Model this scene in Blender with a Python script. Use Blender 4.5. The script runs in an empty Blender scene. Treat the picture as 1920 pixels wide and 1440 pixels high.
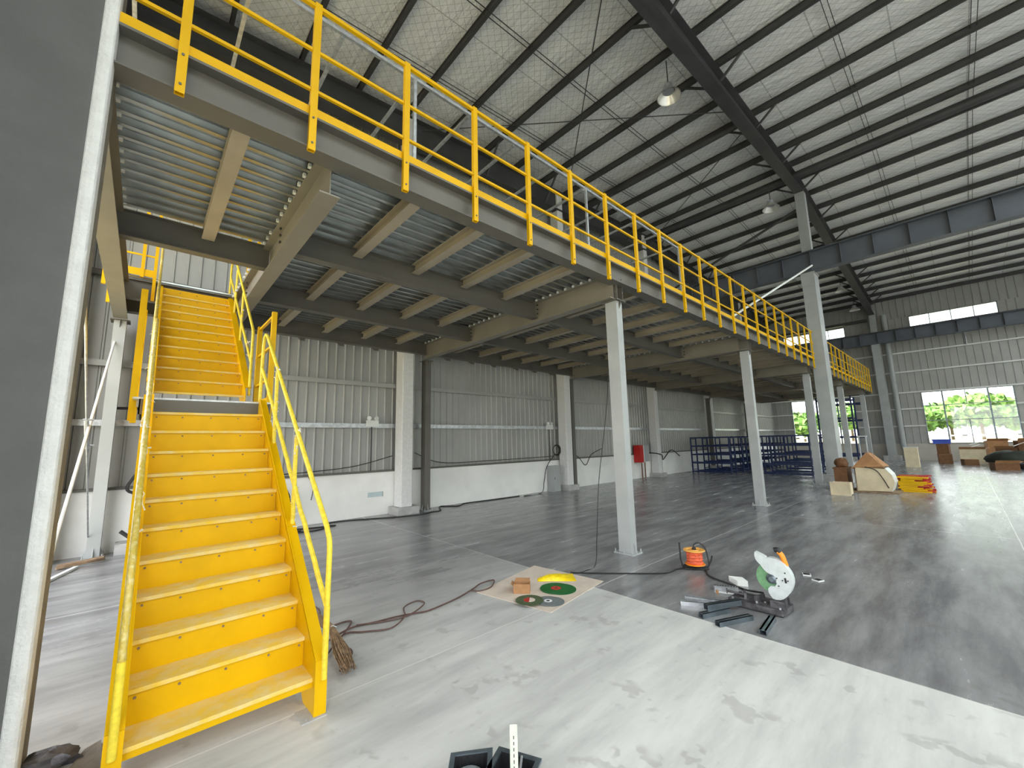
import bpy, math, random
from mathutils import Vector, Matrix
random.seed(7)
S = bpy.context.scene
COL = S.collection

# ---------------------------------------------------------------- camera
cam = bpy.data.cameras.new('camera'); cam.lens = 14.25; cam.sensor_width = 36; cam.clip_end = 400
co = bpy.data.objects.new('camera', cam); COL.objects.link(co)
RT = Vector((0.7425493, -0.6694242, -0.0221750)); UP = Vector((-0.0795876, -0.1210574, 0.9894498)); FW = Vector((0.6650461, 0.7329504, 0.1431689))
M = Matrix((RT, UP, -FW)).transposed().to_4x4(); M.translation = Vector((0, 0, 1.6))
co.matrix_world = M
S.camera = co

# ---------------------------------------------------------------- world, sun, exposure
W = bpy.data.worlds.new('sky'); S.world = W; W.use_nodes = True
nt = W.node_tree; bg = nt.nodes['Background']
tc = nt.nodes.new('ShaderNodeTexCoord'); sx = nt.nodes.new('ShaderNodeSeparateXYZ')
cr = nt.nodes.new('ShaderNodeValToRGB')
nt.links.new(tc.outputs['Generated'], sx.inputs[0]); nt.links.new(sx.outputs[2], cr.inputs[0]); nt.links.new(cr.outputs[0], bg.inputs[0])
cr.color_ramp.elements[0].position = 0.0; cr.color_ramp.elements[0].color = (1.0, 1.0, 1.0, 1)
cr.color_ramp.elements[1].position = 0.6; cr.color_ramp.elements[1].color = (0.93, 0.96, 1.0, 1)
bg.inputs[1].default_value = 1.7
sl = bpy.data.lights.new('sun', 'SUN'); sl.energy = 6.5; sl.angle = 0.01; sl.color = (1, .97, .93)
so = bpy.data.objects.new('sun', sl); COL.objects.link(so)
so.rotation_euler = Vector((-0.12, -0.55, -1.0)).to_track_quat('-Z', 'Y').to_euler(); so.location = (0, 20, 40)
S.view_settings.view_transform = 'Standard'; S.view_settings.look = 'None'; S.view_settings.gamma = 1
S.view_settings.use_curve_mapping = False
S.view_settings.exposure = 1.62
S.cycles.max_bounces = 8; S.cycles.diffuse_bounces = 5; S.cycles.glossy_bounces = 4
S.cycles.use_denoising = True

# ---------------------------------------------------------------- materials
def srgb(r, g, b):
    f = lambda c: (c / 255 / 12.92) if c / 255 <= .04045 else ((c / 255 + .055) / 1.055) ** 2.4
    return (f(r), f(g), f(b))
class NT:
    def __init__(s, name):
        s.m = bpy.data.materials.new(name); s.m.use_nodes = True; s.t = s.m.node_tree; s.b = s.t.nodes['Principled BSDF']
        s.co = s.t.nodes.new('ShaderNodeTexCoord')
    def n(s, typ, **k):
        o = s.t.nodes.new('ShaderNode' + typ)
        for a, v in k.items(): setattr(o, a, v)
        return o
    def l(s, a, b): s.t.links.new(a, b)
    def noise(s, scale, detail=4, vec=None, rough=.55):
        o = s.n('TexNoise'); o.inputs['Scale'].default_value = scale; o.inputs['Detail'].default_value = detail; o.inputs['Roughness'].default_value = rough
        s.l(vec or s.co.outputs['Object'], o.inputs['Vector']); return o.outputs['Fac']
    def math(s, op, a, b=None, c=None):
        o = s.n('Math', operation=op)
        for i, v in enumerate((a, b, c)):
            if v is None: continue
            if isinstance(v, (int, float)): o.inputs[i].default_value = v
            else: s.l(v, o.inputs[i])
        return o.outputs[0]
    def mix(s, f, a, b):
        o = s.n('Mix', data_type='RGBA')
        if isinstance(f, (int, float)): o.inputs[0].default_value = f
        else: s.l(f, o.inputs[0])
        for i, v in ((6, a), (7, b)):
            if isinstance(v, tuple): o.inputs[i].default_value = (*v[:3], 1)
            else: s.l(v, o.inputs[i])
        return o.outputs[2]
    def ramp(s, f, p0, p1):
        o = s.n('MapRange'); o.interpolation_type = 'SMOOTHSTEP'; s.l(f, o.inputs[0]); o.inputs[1].default_value = p0; o.inputs[2].default_value = p1
        return o.outputs[0]
    def bump(s, h, st=.3, d=.01):
        o = s.n('Bump'); o.inputs['Strength'].default_value = st; o.inputs['Distance'].default_value = d
        s.l(h, o.inputs['Height']); s.l(o.outputs[0], s.b.inputs['Normal'])
MATS = {}
def mat(name, col, rough=.5, metal=0., var=.12, scale=4, bump=0., bscale=60, col2=None, lo=.35, hi=.65, spec=.5):
    t = NT(name)
    a = tuple(c * (1 - var) for c in col); b = col2 if col2 else tuple(min(1, c * (1 + var)) for c in col)
    f = t.ramp(t.noise(scale), lo, hi)
    t.l(t.mix(f, a, b), t.b.inputs['Base Color'])
    t.b.inputs['Roughness'].default_value = rough; t.b.inputs['Metallic'].default_value = metal
    t.b.inputs['Specular IOR Level'].default_value = spec
    if bump: t.bump(t.noise(bscale, 3), bump, .01)
    MATS[name] = t.m; return t.m
STEEL = mat('grey steel primer', srgb(100, 98, 92), .5, 0, .06, 2)
COLM = mat('grey column paint', srgb(168, 172, 172), .42, 0, .06, 2)
DARK = mat('dark grey roof steel paint', srgb(66, 66, 68), .55, 0, .12, 1.5)
GIRD = mat('blue grey crane girder paint', srgb(92, 98, 108), .5, 0, .1, 1)
YEL = mat('yellow paint', srgb(222, 174, 0), .42, 0, .05, 3, spec=.2)
GIRP = mat('grey girder paint', srgb(132, 128, 118), .5, 0, .06, 2)
JOI = mat('warm grey joist paint', srgb(158, 150, 134), .5, 0, .06, 2)
YELD = mat('dusty yellow tread paint', srgb(244, 202, 50), .7, 0, .1, 12, .2, 80, col2=srgb(226, 204, 140), lo=.25, hi=.75)
YELF = mat('faded yellow tube paint', srgb(238, 212, 60), .5, 0, .1, 30)
WRAP = mat('clear plastic wrap over yellow tube', srgb(218, 190, 80), .18, 0, .15, 25, .8, 40, col2=srgb(226, 212, 150), lo=.4, hi=.8)
FILM = mat('torn plastic film', srgb(232, 228, 214), .3, 0, .1, 20, .5, 50)
GALV = mat('galvanised steel', srgb(196, 200, 204), .38, .75, .15, 14)
DECK = mat('galvanised decking', srgb(190, 194, 192), .28, .85, .06, 6)
GALVD = mat('dark galvanised channel', srgb(120, 132, 140), .35, .7, .2, 8)
WHITE = mat('white masonry paint', srgb(242, 243, 240), .75, 0, .05, 1.2, .1, 25)
CREAM = mat('cream masonry paint', srgb(198, 192, 182), .75, 0, .05, 1)
CLAD = mat('light grey wall sheeting', srgb(166, 167, 164), .4, .15, .06, .8)
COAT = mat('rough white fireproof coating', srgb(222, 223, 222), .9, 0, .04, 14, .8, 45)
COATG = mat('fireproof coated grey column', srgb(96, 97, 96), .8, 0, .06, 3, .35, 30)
TANC = mat('brown-grey shaded side and flake', srgb(120, 114, 104), .85, 0, .15, 8, .8, 40)  # shade of the column side put into the colour; flake shares it
CONC = mat('pedestal concrete', srgb(176, 176, 174), .85, 0, .12, 6, .5, 30)
BLUE = mat('dark blue rack paint', srgb(18, 40, 84), .45, 0, .1, 3)
BLK = mat('black plastic', srgb(34, 36, 38), .5, 0, .15, 12)
CABLE = mat('black rubber cable', srgb(40, 38, 40), .55, 0, .2, 30)
CABLEB = mat('brown cable', srgb(92, 68, 62), .5, 0, .2, 30)
SHEET = mat('pale brown hardboard sheet', srgb(206, 192, 178), .8, 0, .06, 5)
CARD = mat('brown cardboard', srgb(176, 132, 92), .85, 0, .1, 8)
CARD2 = mat('dark brown cardboard', srgb(120, 84, 56), .85, 0, .12, 8)
WOODL = mat('cream board', srgb(222, 208, 176), .75, 0, .06, 4)
WOOD = mat('raw wood', srgb(138, 116, 92), .8, 0, .2, 10)
GREEN = mat('green abrasive', srgb(20, 96, 40), .8, 0, .1, 40, .3, 300)
PALEG = mat('pale worn green abrasive', srgb(112, 158, 116), .7, 0, .12, 20)
OLIVE = mat('dark green abrasive', srgb(74, 88, 58), .8, 0, .12, 40, .3, 300)
GREYD = mat('grey abrasive', srgb(112, 118, 120), .75, 0, .1, 40, .3, 300)
RED = mat('red', srgb(186, 30, 26), .5, 0, .08, 6)
REDD = mat('red disc label', srgb(176, 52, 46), .6, 0, .1, 20)
WHT = mat('white plastic', srgb(226, 230, 228), .45, 0, .04, 6)
YBAG = mat('yellow plastic bag', srgb(250, 214, 30), .35, 0, .12, 18, .6, 40)
ORANGE = mat('orange plastic', srgb(246, 146, 30), .4, 0, .06, 8)
REELM = mat('amber reel plastic', srgb(240, 176, 84), .4, 0, .08, 8)
ORC = mat('orange cable winding', srgb(232, 110, 72), .5, 0, .2, 40)
SAWG = mat('light grey cast metal', srgb(206, 214, 214), .45, .1, .06, 20)
SAWB = mat('scraped steel base', srgb(96, 94, 98), .5, .5, .35, 14, .4, 60)
BROOM = mat('brown broom bristle', srgb(150, 124, 96), .9, 0, .3, 30, .8, 90)
LIDB = mat('blue plastic bin', srgb(60, 90, 200), .5)
LEAF = mat('tree foliage', srgb(112, 150, 70), .8, 0, .35, 2.5, 1, 6)
BARK = mat('tree bark', srgb(110, 94, 74), .9, 0, .2, 5)
GRASS = mat('pale dry ground', srgb(154, 145, 112), .9, 0, .12, .3)
BAGD = mat('dark green tarp', srgb(36, 40, 30), .7, 0, .2, 4, .5, 20)
PAPER = mat('printed paper', srgb(190, 206, 210), .6, 0, .05, 10)
LAMPM = mat('spun aluminium lamp shade', srgb(224, 222, 216), .3, .7, .06, 10)
def glass():
    t = NT('window glass'); tr = t.n('BsdfTransparent'); gl = t.n('BsdfGlossy'); gl.inputs['Roughness'].default_value = .03
    mx = t.n('MixShader'); mx.inputs[0].default_value = .06; nz = t.ramp(t.noise(.8), .2, .8)
    t.l(t.mix(nz, (.93, .97, .95), (.97, .99, .98)), tr.inputs[0])
    t.l(tr.outputs[0], mx.inputs[1]); t.l(gl.outputs[0], mx.inputs[2]); t.l(mx.outputs[0], t.t.nodes['Material Output'].inputs[0]); return t.m
GLASS = glass()
def floor_mat():
    t = NT('polished concrete floor with dust'); o = t.co.outputs['Object']
    s = t.n('SeparateXYZ'); t.l(o, s.inputs[0]); X, Y = s.outputs[0], s.outputs[1]
    big = t.noise(.55, 5); mp = t.n('Mapping'); mp.inputs['Scale'].default_value = (.5, 2.6, 1); mp.inputs['Rotation'].default_value = (0, 0, -.35); t.l(o, mp.inputs[0])
    streak = t.noise(1.5, 6, mp.outputs[0], .65); fine = t.noise(9, 5)
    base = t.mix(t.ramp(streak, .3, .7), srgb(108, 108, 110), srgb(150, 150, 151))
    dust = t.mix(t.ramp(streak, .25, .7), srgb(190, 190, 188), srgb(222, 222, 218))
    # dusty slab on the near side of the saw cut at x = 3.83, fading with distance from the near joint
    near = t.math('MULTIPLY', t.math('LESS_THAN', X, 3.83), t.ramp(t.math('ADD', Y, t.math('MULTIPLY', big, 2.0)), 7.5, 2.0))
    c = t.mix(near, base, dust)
    # damp foot marks
    mp2 = t.n('Mapping'); mp2.inputs['Scale'].default_value = (1.6, 1, 1); mp2.inputs['Rotation'].default_value = (0, 0, .5); t.l(o, mp2.inputs[0])
    sm = t.noise(2.1, 2, mp2.outputs[0]); sm2 = t.noise(7, 2)
    mk = t.math('MULTIPLY', t.ramp(sm, .56, .64), t.ramp(sm2, .5, .56))
    c = t.mix(t.math('MULTIPLY', mk, .28), c, srgb(120, 116, 110))
    c = t.mix(t.math('MULTIPLY', t.ramp(fine, .6, .72), .12), c, srgb(96, 96, 96))
    w = t.math('MULTIPLY', t.math('SUBTRACT', t.noise(3, 2), .5), .02)
    ln = None
    for ax, v, hw in ((X, 3.83, .007), (Y, 2.93, .006), (Y, 6.18, .007), (Y, -.35, .007), (X, 9.83, .007), (X, 15.8, .007), (X, 21.8, .007), (Y, -3.6, .007), (X, -2.2, .007)):
        q = t.math('LESS_THAN', t.math('ABSOLUTE', t.math('SUBTRACT', t.math('ADD', ax, w), v)), hw)
        ln = q if ln is None else t.math('MAXIMUM', ln, q)
    c = t.mix(t.math('MULTIPLY', ln, .65), c, srgb(226, 225, 220))
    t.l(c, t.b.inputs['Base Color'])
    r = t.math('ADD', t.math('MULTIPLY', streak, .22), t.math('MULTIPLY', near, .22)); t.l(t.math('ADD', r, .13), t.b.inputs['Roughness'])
    t.bump(t.math('ADD', streak, t.math('MULTIPLY', fine, .3)), .06, .02)
    return t.m
FLOOR = floor_mat()
def foil():
    t = NT('wrinkled insulation foil behind wire mesh'); o = t.co.outputs['Object']
    s = t.n('SeparateXYZ'); t.l(o, s.inputs[0]); X, Y = s.outputs[0], s.outputs[1]
    g = None
    for sg in (1, -1):
        d = t.math('FRACT', t.math('DIVIDE', t.math('ADD', t.math('MULTIPLY', X, .8), t.math('MULTIPLY', Y, sg * .8)), .17))
        q = t.math('LESS_THAN', d, .05); g = q if g is None else t.math('MAXIMUM', g, q)
    mp = t.n('Mapping'); mp.inputs['Scale'].default_value = (2.0, .7, 1); t.l(o, mp.inputs[0])
    wr = t.noise(2.2, 5, mp.outputs[0], .6)
    c = t.mix(t.ramp(wr, .3, .7), srgb(236, 237, 236), srgb(250, 250, 250))
    lap = t.math('LESS_THAN', t.math('FRACT', t.math('DIVIDE', Y, 1.25)), .02)
    c = t.mix(t.math('MULTIPLY', lap, .45), c, srgb(110, 110, 108))
    c = t.mix(t.math('MULTIPLY', g, .5), c, srgb(80, 80, 78))
    t.l(c, t.b.inputs['Base Color']); t.b.inputs['Metallic'].default_value = .15; t.b.inputs['Roughness'].default_value = .38
    t.bump(wr, .9, .12); return t.m
FOIL = foil()

# ---------------------------------------------------------------- mesh helpers
class MB:
    def __init__(s): s.v = []; s.f = []; s.smooth = False
    def quad(s, pts):
        i = len(s.v); s.v += [tuple(p) for p in pts]; s.f.append(tuple(range(i, i + len(pts)))); return s
    def box(s, x0, x1, y0, y1, z0, z1):
        i = len(s.v)
        s.v += [(x, y, z) for z in (z0, z1) for x, y in ((x0, y0), (x1, y0), (x1, y1), (x0, y1))]
        s.f += [tuple(i + k for k in q) for q in ((3, 2, 1, 0), (4, 5, 6, 7), (0, 1, 5, 4), (1, 2, 6, 5), (2, 3, 7, 6), (3, 0, 4, 7))]
        return s
    def obox(s, c, u, v, w):     # oriented box: centre and three half vectors
        c, u, v, w = map(Vector, (c, u, v, w)); i = len(s.v)
        s.v += [tuple(c + a * u + b * v + d * w) for d in (-1, 1) for a, b in ((-1, -1), (1, -1), (1, 1), (-1, 1))]
        s.f += [tuple(i + k for k in q) for q in ((3, 2, 1, 0), (4, 5, 6, 7), (0, 1, 5, 4), (1, 2, 6, 5), (2, 3, 7, 6), (3, 0, 4, 7))]
        return s
    def bar(s, p, q, a, b, side=None):    # rectangular bar p->q, section a (side) x b
        p, q = Vector(p), Vector(q); d = q - p; L = d.length; d.normalize()
        sd = Vector(side) if side else (d.cross(Vector((0, 0, 1))) if abs(d.z) < .95 else Vector((1, 0, 0)))
        sd = (sd - d * sd.dot(d)).normalized(); up = d.cross(sd)
        return s.obox((p + q) / 2, sd * a / 2, up * b / 2, d * L / 2)
    def prism(s, pts, a, b, axis='x'):    # closed 2D outline extruded between a and b
        f = {'x': lambda p, t: (t, p[0], p[1]), 'y': lambda p, t: (p[0], t, p[1]), 'z': lambda p, t: (p[0], p[1], t)}[axis]
        n = len(pts); i = len(s.v); s.v += [f(p, a) for p in pts] + [f(p, b) for p in pts]
        s.f += [tuple(i + (k if axis != 'y' else n - 1 - k) for k in reversed(range(n))), tuple(i + n + (k if axis != 'y' else n - 1 - k) for k in range(n))]
        s.f += [(i + k, i + (k + 1) % n, i + n + (k + 1) % n, i + n + k) for k in range(n)]
        return s
    def tube(s, pts, r, n=8, closed=False, r2=None):
        pts = [Vector(p) for p in pts]; m = len(pts); i0 = len(s.v); s.smooth = True; up = None
        for k, p in enumerate(pts):
            d = (pts[min(k + 1, m - 1)] - pts[max(k - 1, 0)]).normalized()
            if up is None: up = d.orthogonal().normalized()
            up = up - d * up.dot(d)
            up = up.normalized() if up.length > 1e-5 else d.orthogonal().normalized()
            w = d.cross(up); rr = r if r2 is None else r + (r2 - r) * k / max(1, m - 1)
            s.v += [tuple(p + (up * math.cos(2 * math.pi * j / n) + w * math.sin(2 * math.pi * j / n)) * rr) for j in range(n)]
        for k in range(m - 1):
            for j in range(n):
                a = i0 + k * n + j; b = i0 + k * n + (j + 1) % n
                s.f.append((a, b, b + n, a + n))
        s.f.append(tuple(i0 + j for j in reversed(range(n)))); s.f.append(tuple(i0 + (m - 1) * n + j for j in range(n)))
        return s
    def cyl(s, p, q, r, n=12, r2=None): return s.tube([p, q], r, n, r2=r2)
    def lathe(s, c, prof, n=24, axis=(0, 0, 1)):    # prof: (radius, height along axis)
        c = Vector(c); ax = Vector(axis).normalized(); u = ax.orthogonal().normalized(); w = ax.cross(u); i0 = len(s.v); s.smooth = True
        for r, h in prof: s.v += [tuple(c + ax * h + (u * math.cos(2 * math.pi * j / n) + w * math.sin(2 * math.pi * j / n)) * max(r, 1e-4)) for j in range(n)]
        for k in range(len(prof) - 1):
            for j in range(n):
                a = i0 + k * n + j; b = i0 + k * n + (j + 1) % n; s.f.append((a, b, b + n, a + n))
        return s
    def disc(s, c, r, t, n=32, hole=0.0, axis=(0, 0, 1)):
        return s.lathe(c, [(hole, 0), (r, 0), (r, t), (hole, t), (hole, 0)], n, axis)
    def ib(s, p, q, w, h, tf=.012, tw=.008):     # I beam, top flange outer face through p,q... p,q at the underside centre
        p, q = Vector(p), Vector(q); d = (q - p); L = d.length; d.normalize(); sd = d.cross(Vector((0, 0, 1))).normalized(); up = sd.cross(d)
        c = (p + q) / 2
        s.obox(c + up * tf / 2, sd * w / 2, up * tf / 2, d * L / 2)
        s.obox(c + up * (h - tf / 2), sd * w / 2, up * tf / 2, d * L / 2)
        s.obox(c + up * h / 2, sd * tw / 2, up * (h / 2 - tf), d * L / 2)
        return s
    def blob(s, c, r, seed=0, amp=.25, nu=12, nv=8, sq=(1, 1, 1)):
        rnd = random.Random(seed); c = Vector(c); i0 = len(s.v); s.smooth = True
        ph = [(rnd.uniform(0, 6), rnd.uniform(1, 4), rnd.uniform(1, 4)) for _ in range(5)]
        for i in range(nv + 1):
            th = math.pi * i / nv
            for j in range(nu):
                f = 2 * math.pi * j / nu; d = Vector((math.sin(th) * math.cos(f), math.sin(th) * math.sin(f), math.cos(th)))
                k = 1 + amp * sum(math.sin(a + b * d.x * 2 + e * d.y * 2 + d.z * 3) for a, b, e in ph) / 3
                s.v.append((c.x + d.x * r * k * sq[0], c.y + d.y * r * k * sq[1], c.z + d.z * r * k * sq[2]))
        for i in range(nv):
            for j in range(nu):
                a = i0 + i * nu + j; b = i0 + i * nu + (j + 1) % nu; s.f.append((a, a + nu, b + nu, b))
        return s
    def build(s, name, m, parent=None, loc=None, smooth=None):
        me = bpy.data.meshes.new(name); o = bpy.data.objects.new(name, me); COL.objects.link(o)
        off = wloc(parent) if parent else Vector(loc or (0, 0, 0))
        me.from_pydata([(x - off.x, y - off.y, z - off.z) for x, y, z in s.v], [], s.f)
        me.materials.append(m); me.update()
        if smooth if smooth is not None else s.smooth:
            for p in me.polygons: p.use_smooth = True
            me.set_sharp_from_angle(angle=math.radians(40))
        if parent: o.parent = parent
        else: o.location = off
        return o
def wloc(o):
    v = Vector((0, 0, 0))
    while o: v += o.location; o = o.parent
    return v
def thing(name, label, cat, loc=(0, 0, 0), group=None):
    o = bpy.data.objects.new(name, None); o.empty_display_size = .1; COL.objects.link(o); o.location = loc
    o['label'] = label; o['category'] = cat
    if group: o['group'] = group
    return o
def tag(o, label, cat, group=None, kind=None):
    o['label'] = label; o['category'] = cat
    if group: o['group'] = group
    if kind: o['kind'] = kind
    return o
def struct(o, label=None):
    o['kind'] = 'structure'
    if label: o['label'] = label
    return o
def copy_tree(o, loc=None, parent=None, label=None):
    c = o.copy(); COL.objects.link(c)
    if parent: c.parent = parent
    if loc is not None: c.location = loc
    if label: c['label'] = label
    for ch in list(o.children): copy_tree(ch, None, c)
    return c
def spline(pts, k=6):
    P = [Vector(p) for p in pts]; P = [P[0]] + P + [P[-1]]; out = []
    for i in range(1, len(P) - 2):
        a, b, c, d = P[i - 1:i + 3]
        for j in range(k):
            t = j / k; out.append(.5 * ((2 * b) + (c - a) * t + (2 * a - 5 * b + 4 * c - d) * t * t + (3 * b - a - 3 * c + d) * t ** 3))
    out.append(P[-2]); return out
def ring(pts, r):     # rounded-corner outline
    out = []; n = len(pts)
    for i in range(n):
        p, a, b = Vector(pts[i]), Vector(pts[i - 1]), Vector(pts[(i + 1) % n])
        u = (a - p).normalized() * r; v = (b - p).normalized() * r
        for t in (0, .25, .5, .75, 1): out.append(tuple((p + u) * (1 - t) ** 2 + p * 2 * t * (1 - t) + (p + v) * t * t))
    return out

# ================================================================ the building shell
XW, YW, X0, Y0 = 35.0, 9.45, -1.4, -15.0
RIDGE = 17.7
def zp(x): return 11.2 - .065 * abs(x - RIDGE)      # underside of the purlins
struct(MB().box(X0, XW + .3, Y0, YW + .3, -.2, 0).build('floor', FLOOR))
struct(MB().box(X0, XW, Y0 - .2, Y0, 0, 10.2).build('wall_right', CLAD))
struct(MB().box(X0 - .2, X0, 8.9, YW + .3, 0, 10.2).box(X0 - .2, X0, Y0 - .2, -9.5, 0, 10.2).box(X0 - .2, X0, .8, 4.0, 0, 10.2).box(X0 - .2, X0, -9.5, .8, 4.6, 10.2).box(X0 - .2, X0, 4.0, 8.9, 6.5, 10.2).build('wall_near', CLAD))
tag(MB().box(-120, 260, -120, 160, -.5, -.25).build('ground', GRASS), 'pale dry ground outside the building', 'ground')['kind'] = 'structure'
cl = MB()
for a, b in ((X0 - .3, RIDGE), (RIDGE, XW + .4)):
    za, zb = zp(a) + .23, zp(b) + .23
    for ya, yb in ((Y0, -13.0), (-4.0, YW + .3)): cl.prism([(a, za), (b, zb), (b, zb + .12), (a, za + .12)], ya, yb, 'y')
    if a > 0: cl.prism([(30, zp(30) + .23), (b, zb), (b, zb + .12), (30, zp(30) + .35)], -13.0, -4.0, 'y')
struct(cl.build('ceiling', FOIL))
rl = MB()  # unseen roof opening, added to bring daylight onto floor and foil
for a, b in ((X0 - .3, RIDGE), (RIDGE, 30)): rl.prism([(a, zp(a) + .30), (b, zp(b) + .30), (b, zp(b) + .31), (a, zp(a) + .31)], -13.0, -4.0, 'y')
struct(rl.build('window_9', GLASS), 'clear roof strip added out of view for daylight')

def ribs(a, b, pitch, h=.022, w=.05):     # trapezoid rib outline between a and b
    out = []; t = a
    while t + pitch <= b + 1e-6:
        out += [(t, 0), (t + pitch - w, 0), (t + pitch - w * .7, h), (t + pitch - w * .3, h)]; t += pitch
    out += [(t, 0), (b, 0)] if b - t > .01 else [(b, 0)]
    return out
def clad_x(mb, x0, x1, y, z0, ztop, pitch=.2):   # sheeting in the plane y, ribs stand out toward -y
    pr = ribs(x0, x1, pitch); n = len(pr); i = len(mb.v)
    mb.v += [(x, y - d, z0) for x, d in pr] + [(x, y - d, ztop(x)) for x, d in pr]
    mb.f += [(i + k, i + k + 1, i + n + k + 1, i + n + k) for k in range(n - 1)]
    mb.box(x0, x1, y + .002, y + .05, z0, min(ztop(x0), ztop(x1)))
def clad_y(mb, y0, y1, x, z0, z1, pitch=.32):
    pr = ribs(y0, y1, pitch, .03); n = len(pr); i = len(mb.v)
    mb.v += [(x - d, y, z0) for y, d in pr] + [(x - d, y, z1) for y, d in pr]
    mb.f += [(i + k + 1, i + k, i + n + k, i + n + k + 1) for k in range(n - 1)]
    mb.box(x + .002, x + .05, y0, y1, z0, z1)
wl = struct(MB().box(X0, XW, YW - .06, YW + .2, 0, .98).build('wall_left', WHITE))
m = MB()
for a, b in ((X0, RIDGE), (RIDGE, XW)): clad_x(m, a, b, YW + .06, 1.0, lambda x: zp(x) + .23)
m.build('wall_sheeting', CLAD, wl)
MB().box(X0, XW, YW - .09, YW + .05, .98, 1.02).build('sill_flashing', STEEL, wl)
for z, mm in ((2.07, GALV), (3.06, CLAD), (4.6, STEEL), (6.2, STEEL), (7.8, STEEL)):
    MB().box(X0, XW, YW - .05, YW + .03, z - .035, z + .035).box(X0, XW, YW - .056, YW - .05, z - .05, z + .05).build('wall_girt', mm, wl)
wf = struct(MB().box(XW, XW + .25, Y0, YW + .3, 0, 1.0).build('wall_far', CREAM))
LOW = [(-8.24, -4.65), (-2.09, 1.50), (4.65, 8.24)]; HI = [(-8.24, -4.65), (-2.10, 1.50), (4.65, 8.24)]
m = MB(); e = [Y0] + [v for p in LOW for v in p] + [YW + .3]
for k in range(0, len(e), 2):
    clad_y(m, e[k], e[k + 1], XW, 1.0, 4.09); clad_y(m, e[k], e[k + 1], XW, 8.2, 8.88)
clad_y(m, Y0, YW + .3, XW, 4.09, 8.2); clad_y(m, Y0, YW + .3, XW, 8.88, 10.3)
m.build('wall_sheeting', CLAD, wf)
for z in (2.07, 3.12):
    for k in range(0, len(e), 2): MB().box(XW - .09, XW - .03, e[k], e[k + 1], z - .04, z + .04).build('wall_girt', WHT, wf)
for z in (4.13, 5.42, 6.63): MB().box(XW - .09, XW - .03, Y0, YW, z - .04, z + .04).build('wall_girt', WHT, wf)
for y in (-.7, -3.6, 5.4): MB().cyl((XW - .08, y, 6.63), (XW - .08, y, 7.9), .03, 8).build('sag_post', GALV, wf)
n = 0
for ty, L, z0, z1 in (('l', LOW, 1.0, 4.09), ('h', HI, 8.2, 8.88)):
    for ya, yb in L:
        n += 1
        f = MB(); t = .035
        f.box(XW - .04, XW + .1, ya, ya + t, z0, z1).box(XW - .04, XW + .1, yb - t, yb, z0, z1).box(XW - .04, XW + .1, ya, yb, z0, z0 + t).box(XW - .04, XW + .1, ya, yb, z1 - t, z1)
        w = yb - ya
        if ty == 'l':
            for q in (.26, .755): f.box(XW - .03, XW + .07, ya + w * q - .035, ya + w * q + .035, z0, z1)
            for zz in (2.36, 3.25): f.box(XW - .02, XW + .06, ya, yb, zz - .02, zz + .02)
            f.box(XW - .02, XW + .06, ya + w * .5 - .02, ya + w * .5 + .02, z0, 2.36); f.box(XW - .02, XW + .06, ya + w * .5 - .02, ya + w * .5 + .02, 3.25, z1)
        else:
            for q in (.25, .5, .75): f.box(XW - .02, XW + .06, ya + w * q - .02, ya + w * q + .02, z0, z1)
        fr = struct(f.build('window_%d' % n, GALVD))
        MB().box(XW + .01, XW + .018, ya + .03, yb - .03, z0 + .03, z1 - .03).build('window_pane', GLASS, fr)

# foreground fireproof-coated building column
fc = thing('building_column', 'big grey plaster-coated building column in the left foreground', 'column', (-.7, 3.5, 0))
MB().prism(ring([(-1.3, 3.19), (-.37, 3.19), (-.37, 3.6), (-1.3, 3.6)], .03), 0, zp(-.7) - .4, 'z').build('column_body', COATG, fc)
MB().prism(ring([(-.40, 3.19), (-.318, 3.175), (-.318, 3.34), (-.40, 3.34)], .04), 0, zp(-.7) - .4, 'z').build('flange_edge', COAT, fc)['label'] = 'rough sprayed flange edge, painted white as lit'  # light on the column corner painted in as a white strip
MB().box(-.42, -.322, 3.34, 3.52, 0, zp(-.7) - .4).build('column_side', TANC, fc)['label'] = 'side face with its shade painted brownish'  # shaded face, its shade painted in brown-grey

# interior columns carrying rafter and crane girder
def crane_column(x, y, zg, ztop, label, ped=True):
    t = thing('crane_column', label, 'column', (x, y, 0), 'stepped columns under the crane girders')
    m = MB().box(x - .35, x + .35, y - .19, y - .165, .3, zg - .03).box(x - .35, x + .35, y + .165, y + .19, .3, zg - .03).box(x - .35, x + .35, y - .165, y + .165, .3, zg - .03)
    m.build('lower_shaft', COLM, t)
    MB().box(x - .38, x + .38, y - .22, y + .22, zg - .03, zg).box(x - .37, x - .33, y - .2, y + .2, zg - .5, zg - .03).build('cap_plate', COLM, t)
    MB().box(x + .05, x + .36, y - .15, y + .15, zg, ztop).build('upper_shaft', COLM, t)
    MB().box(x - .5, x + .5, y - .4, y + .4, 0, .3).build('pedestal', CONC, t)
crane_column(17.72, 3.12, 7.45, zp(18) - .4, 'light grey stepped column rising past the middle of the yellow guardrail')
crane_column(34.35, 3.12, 7.25, zp(34.5) - .55, 'light grey stepped column against the far wall left of the big window')

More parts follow.
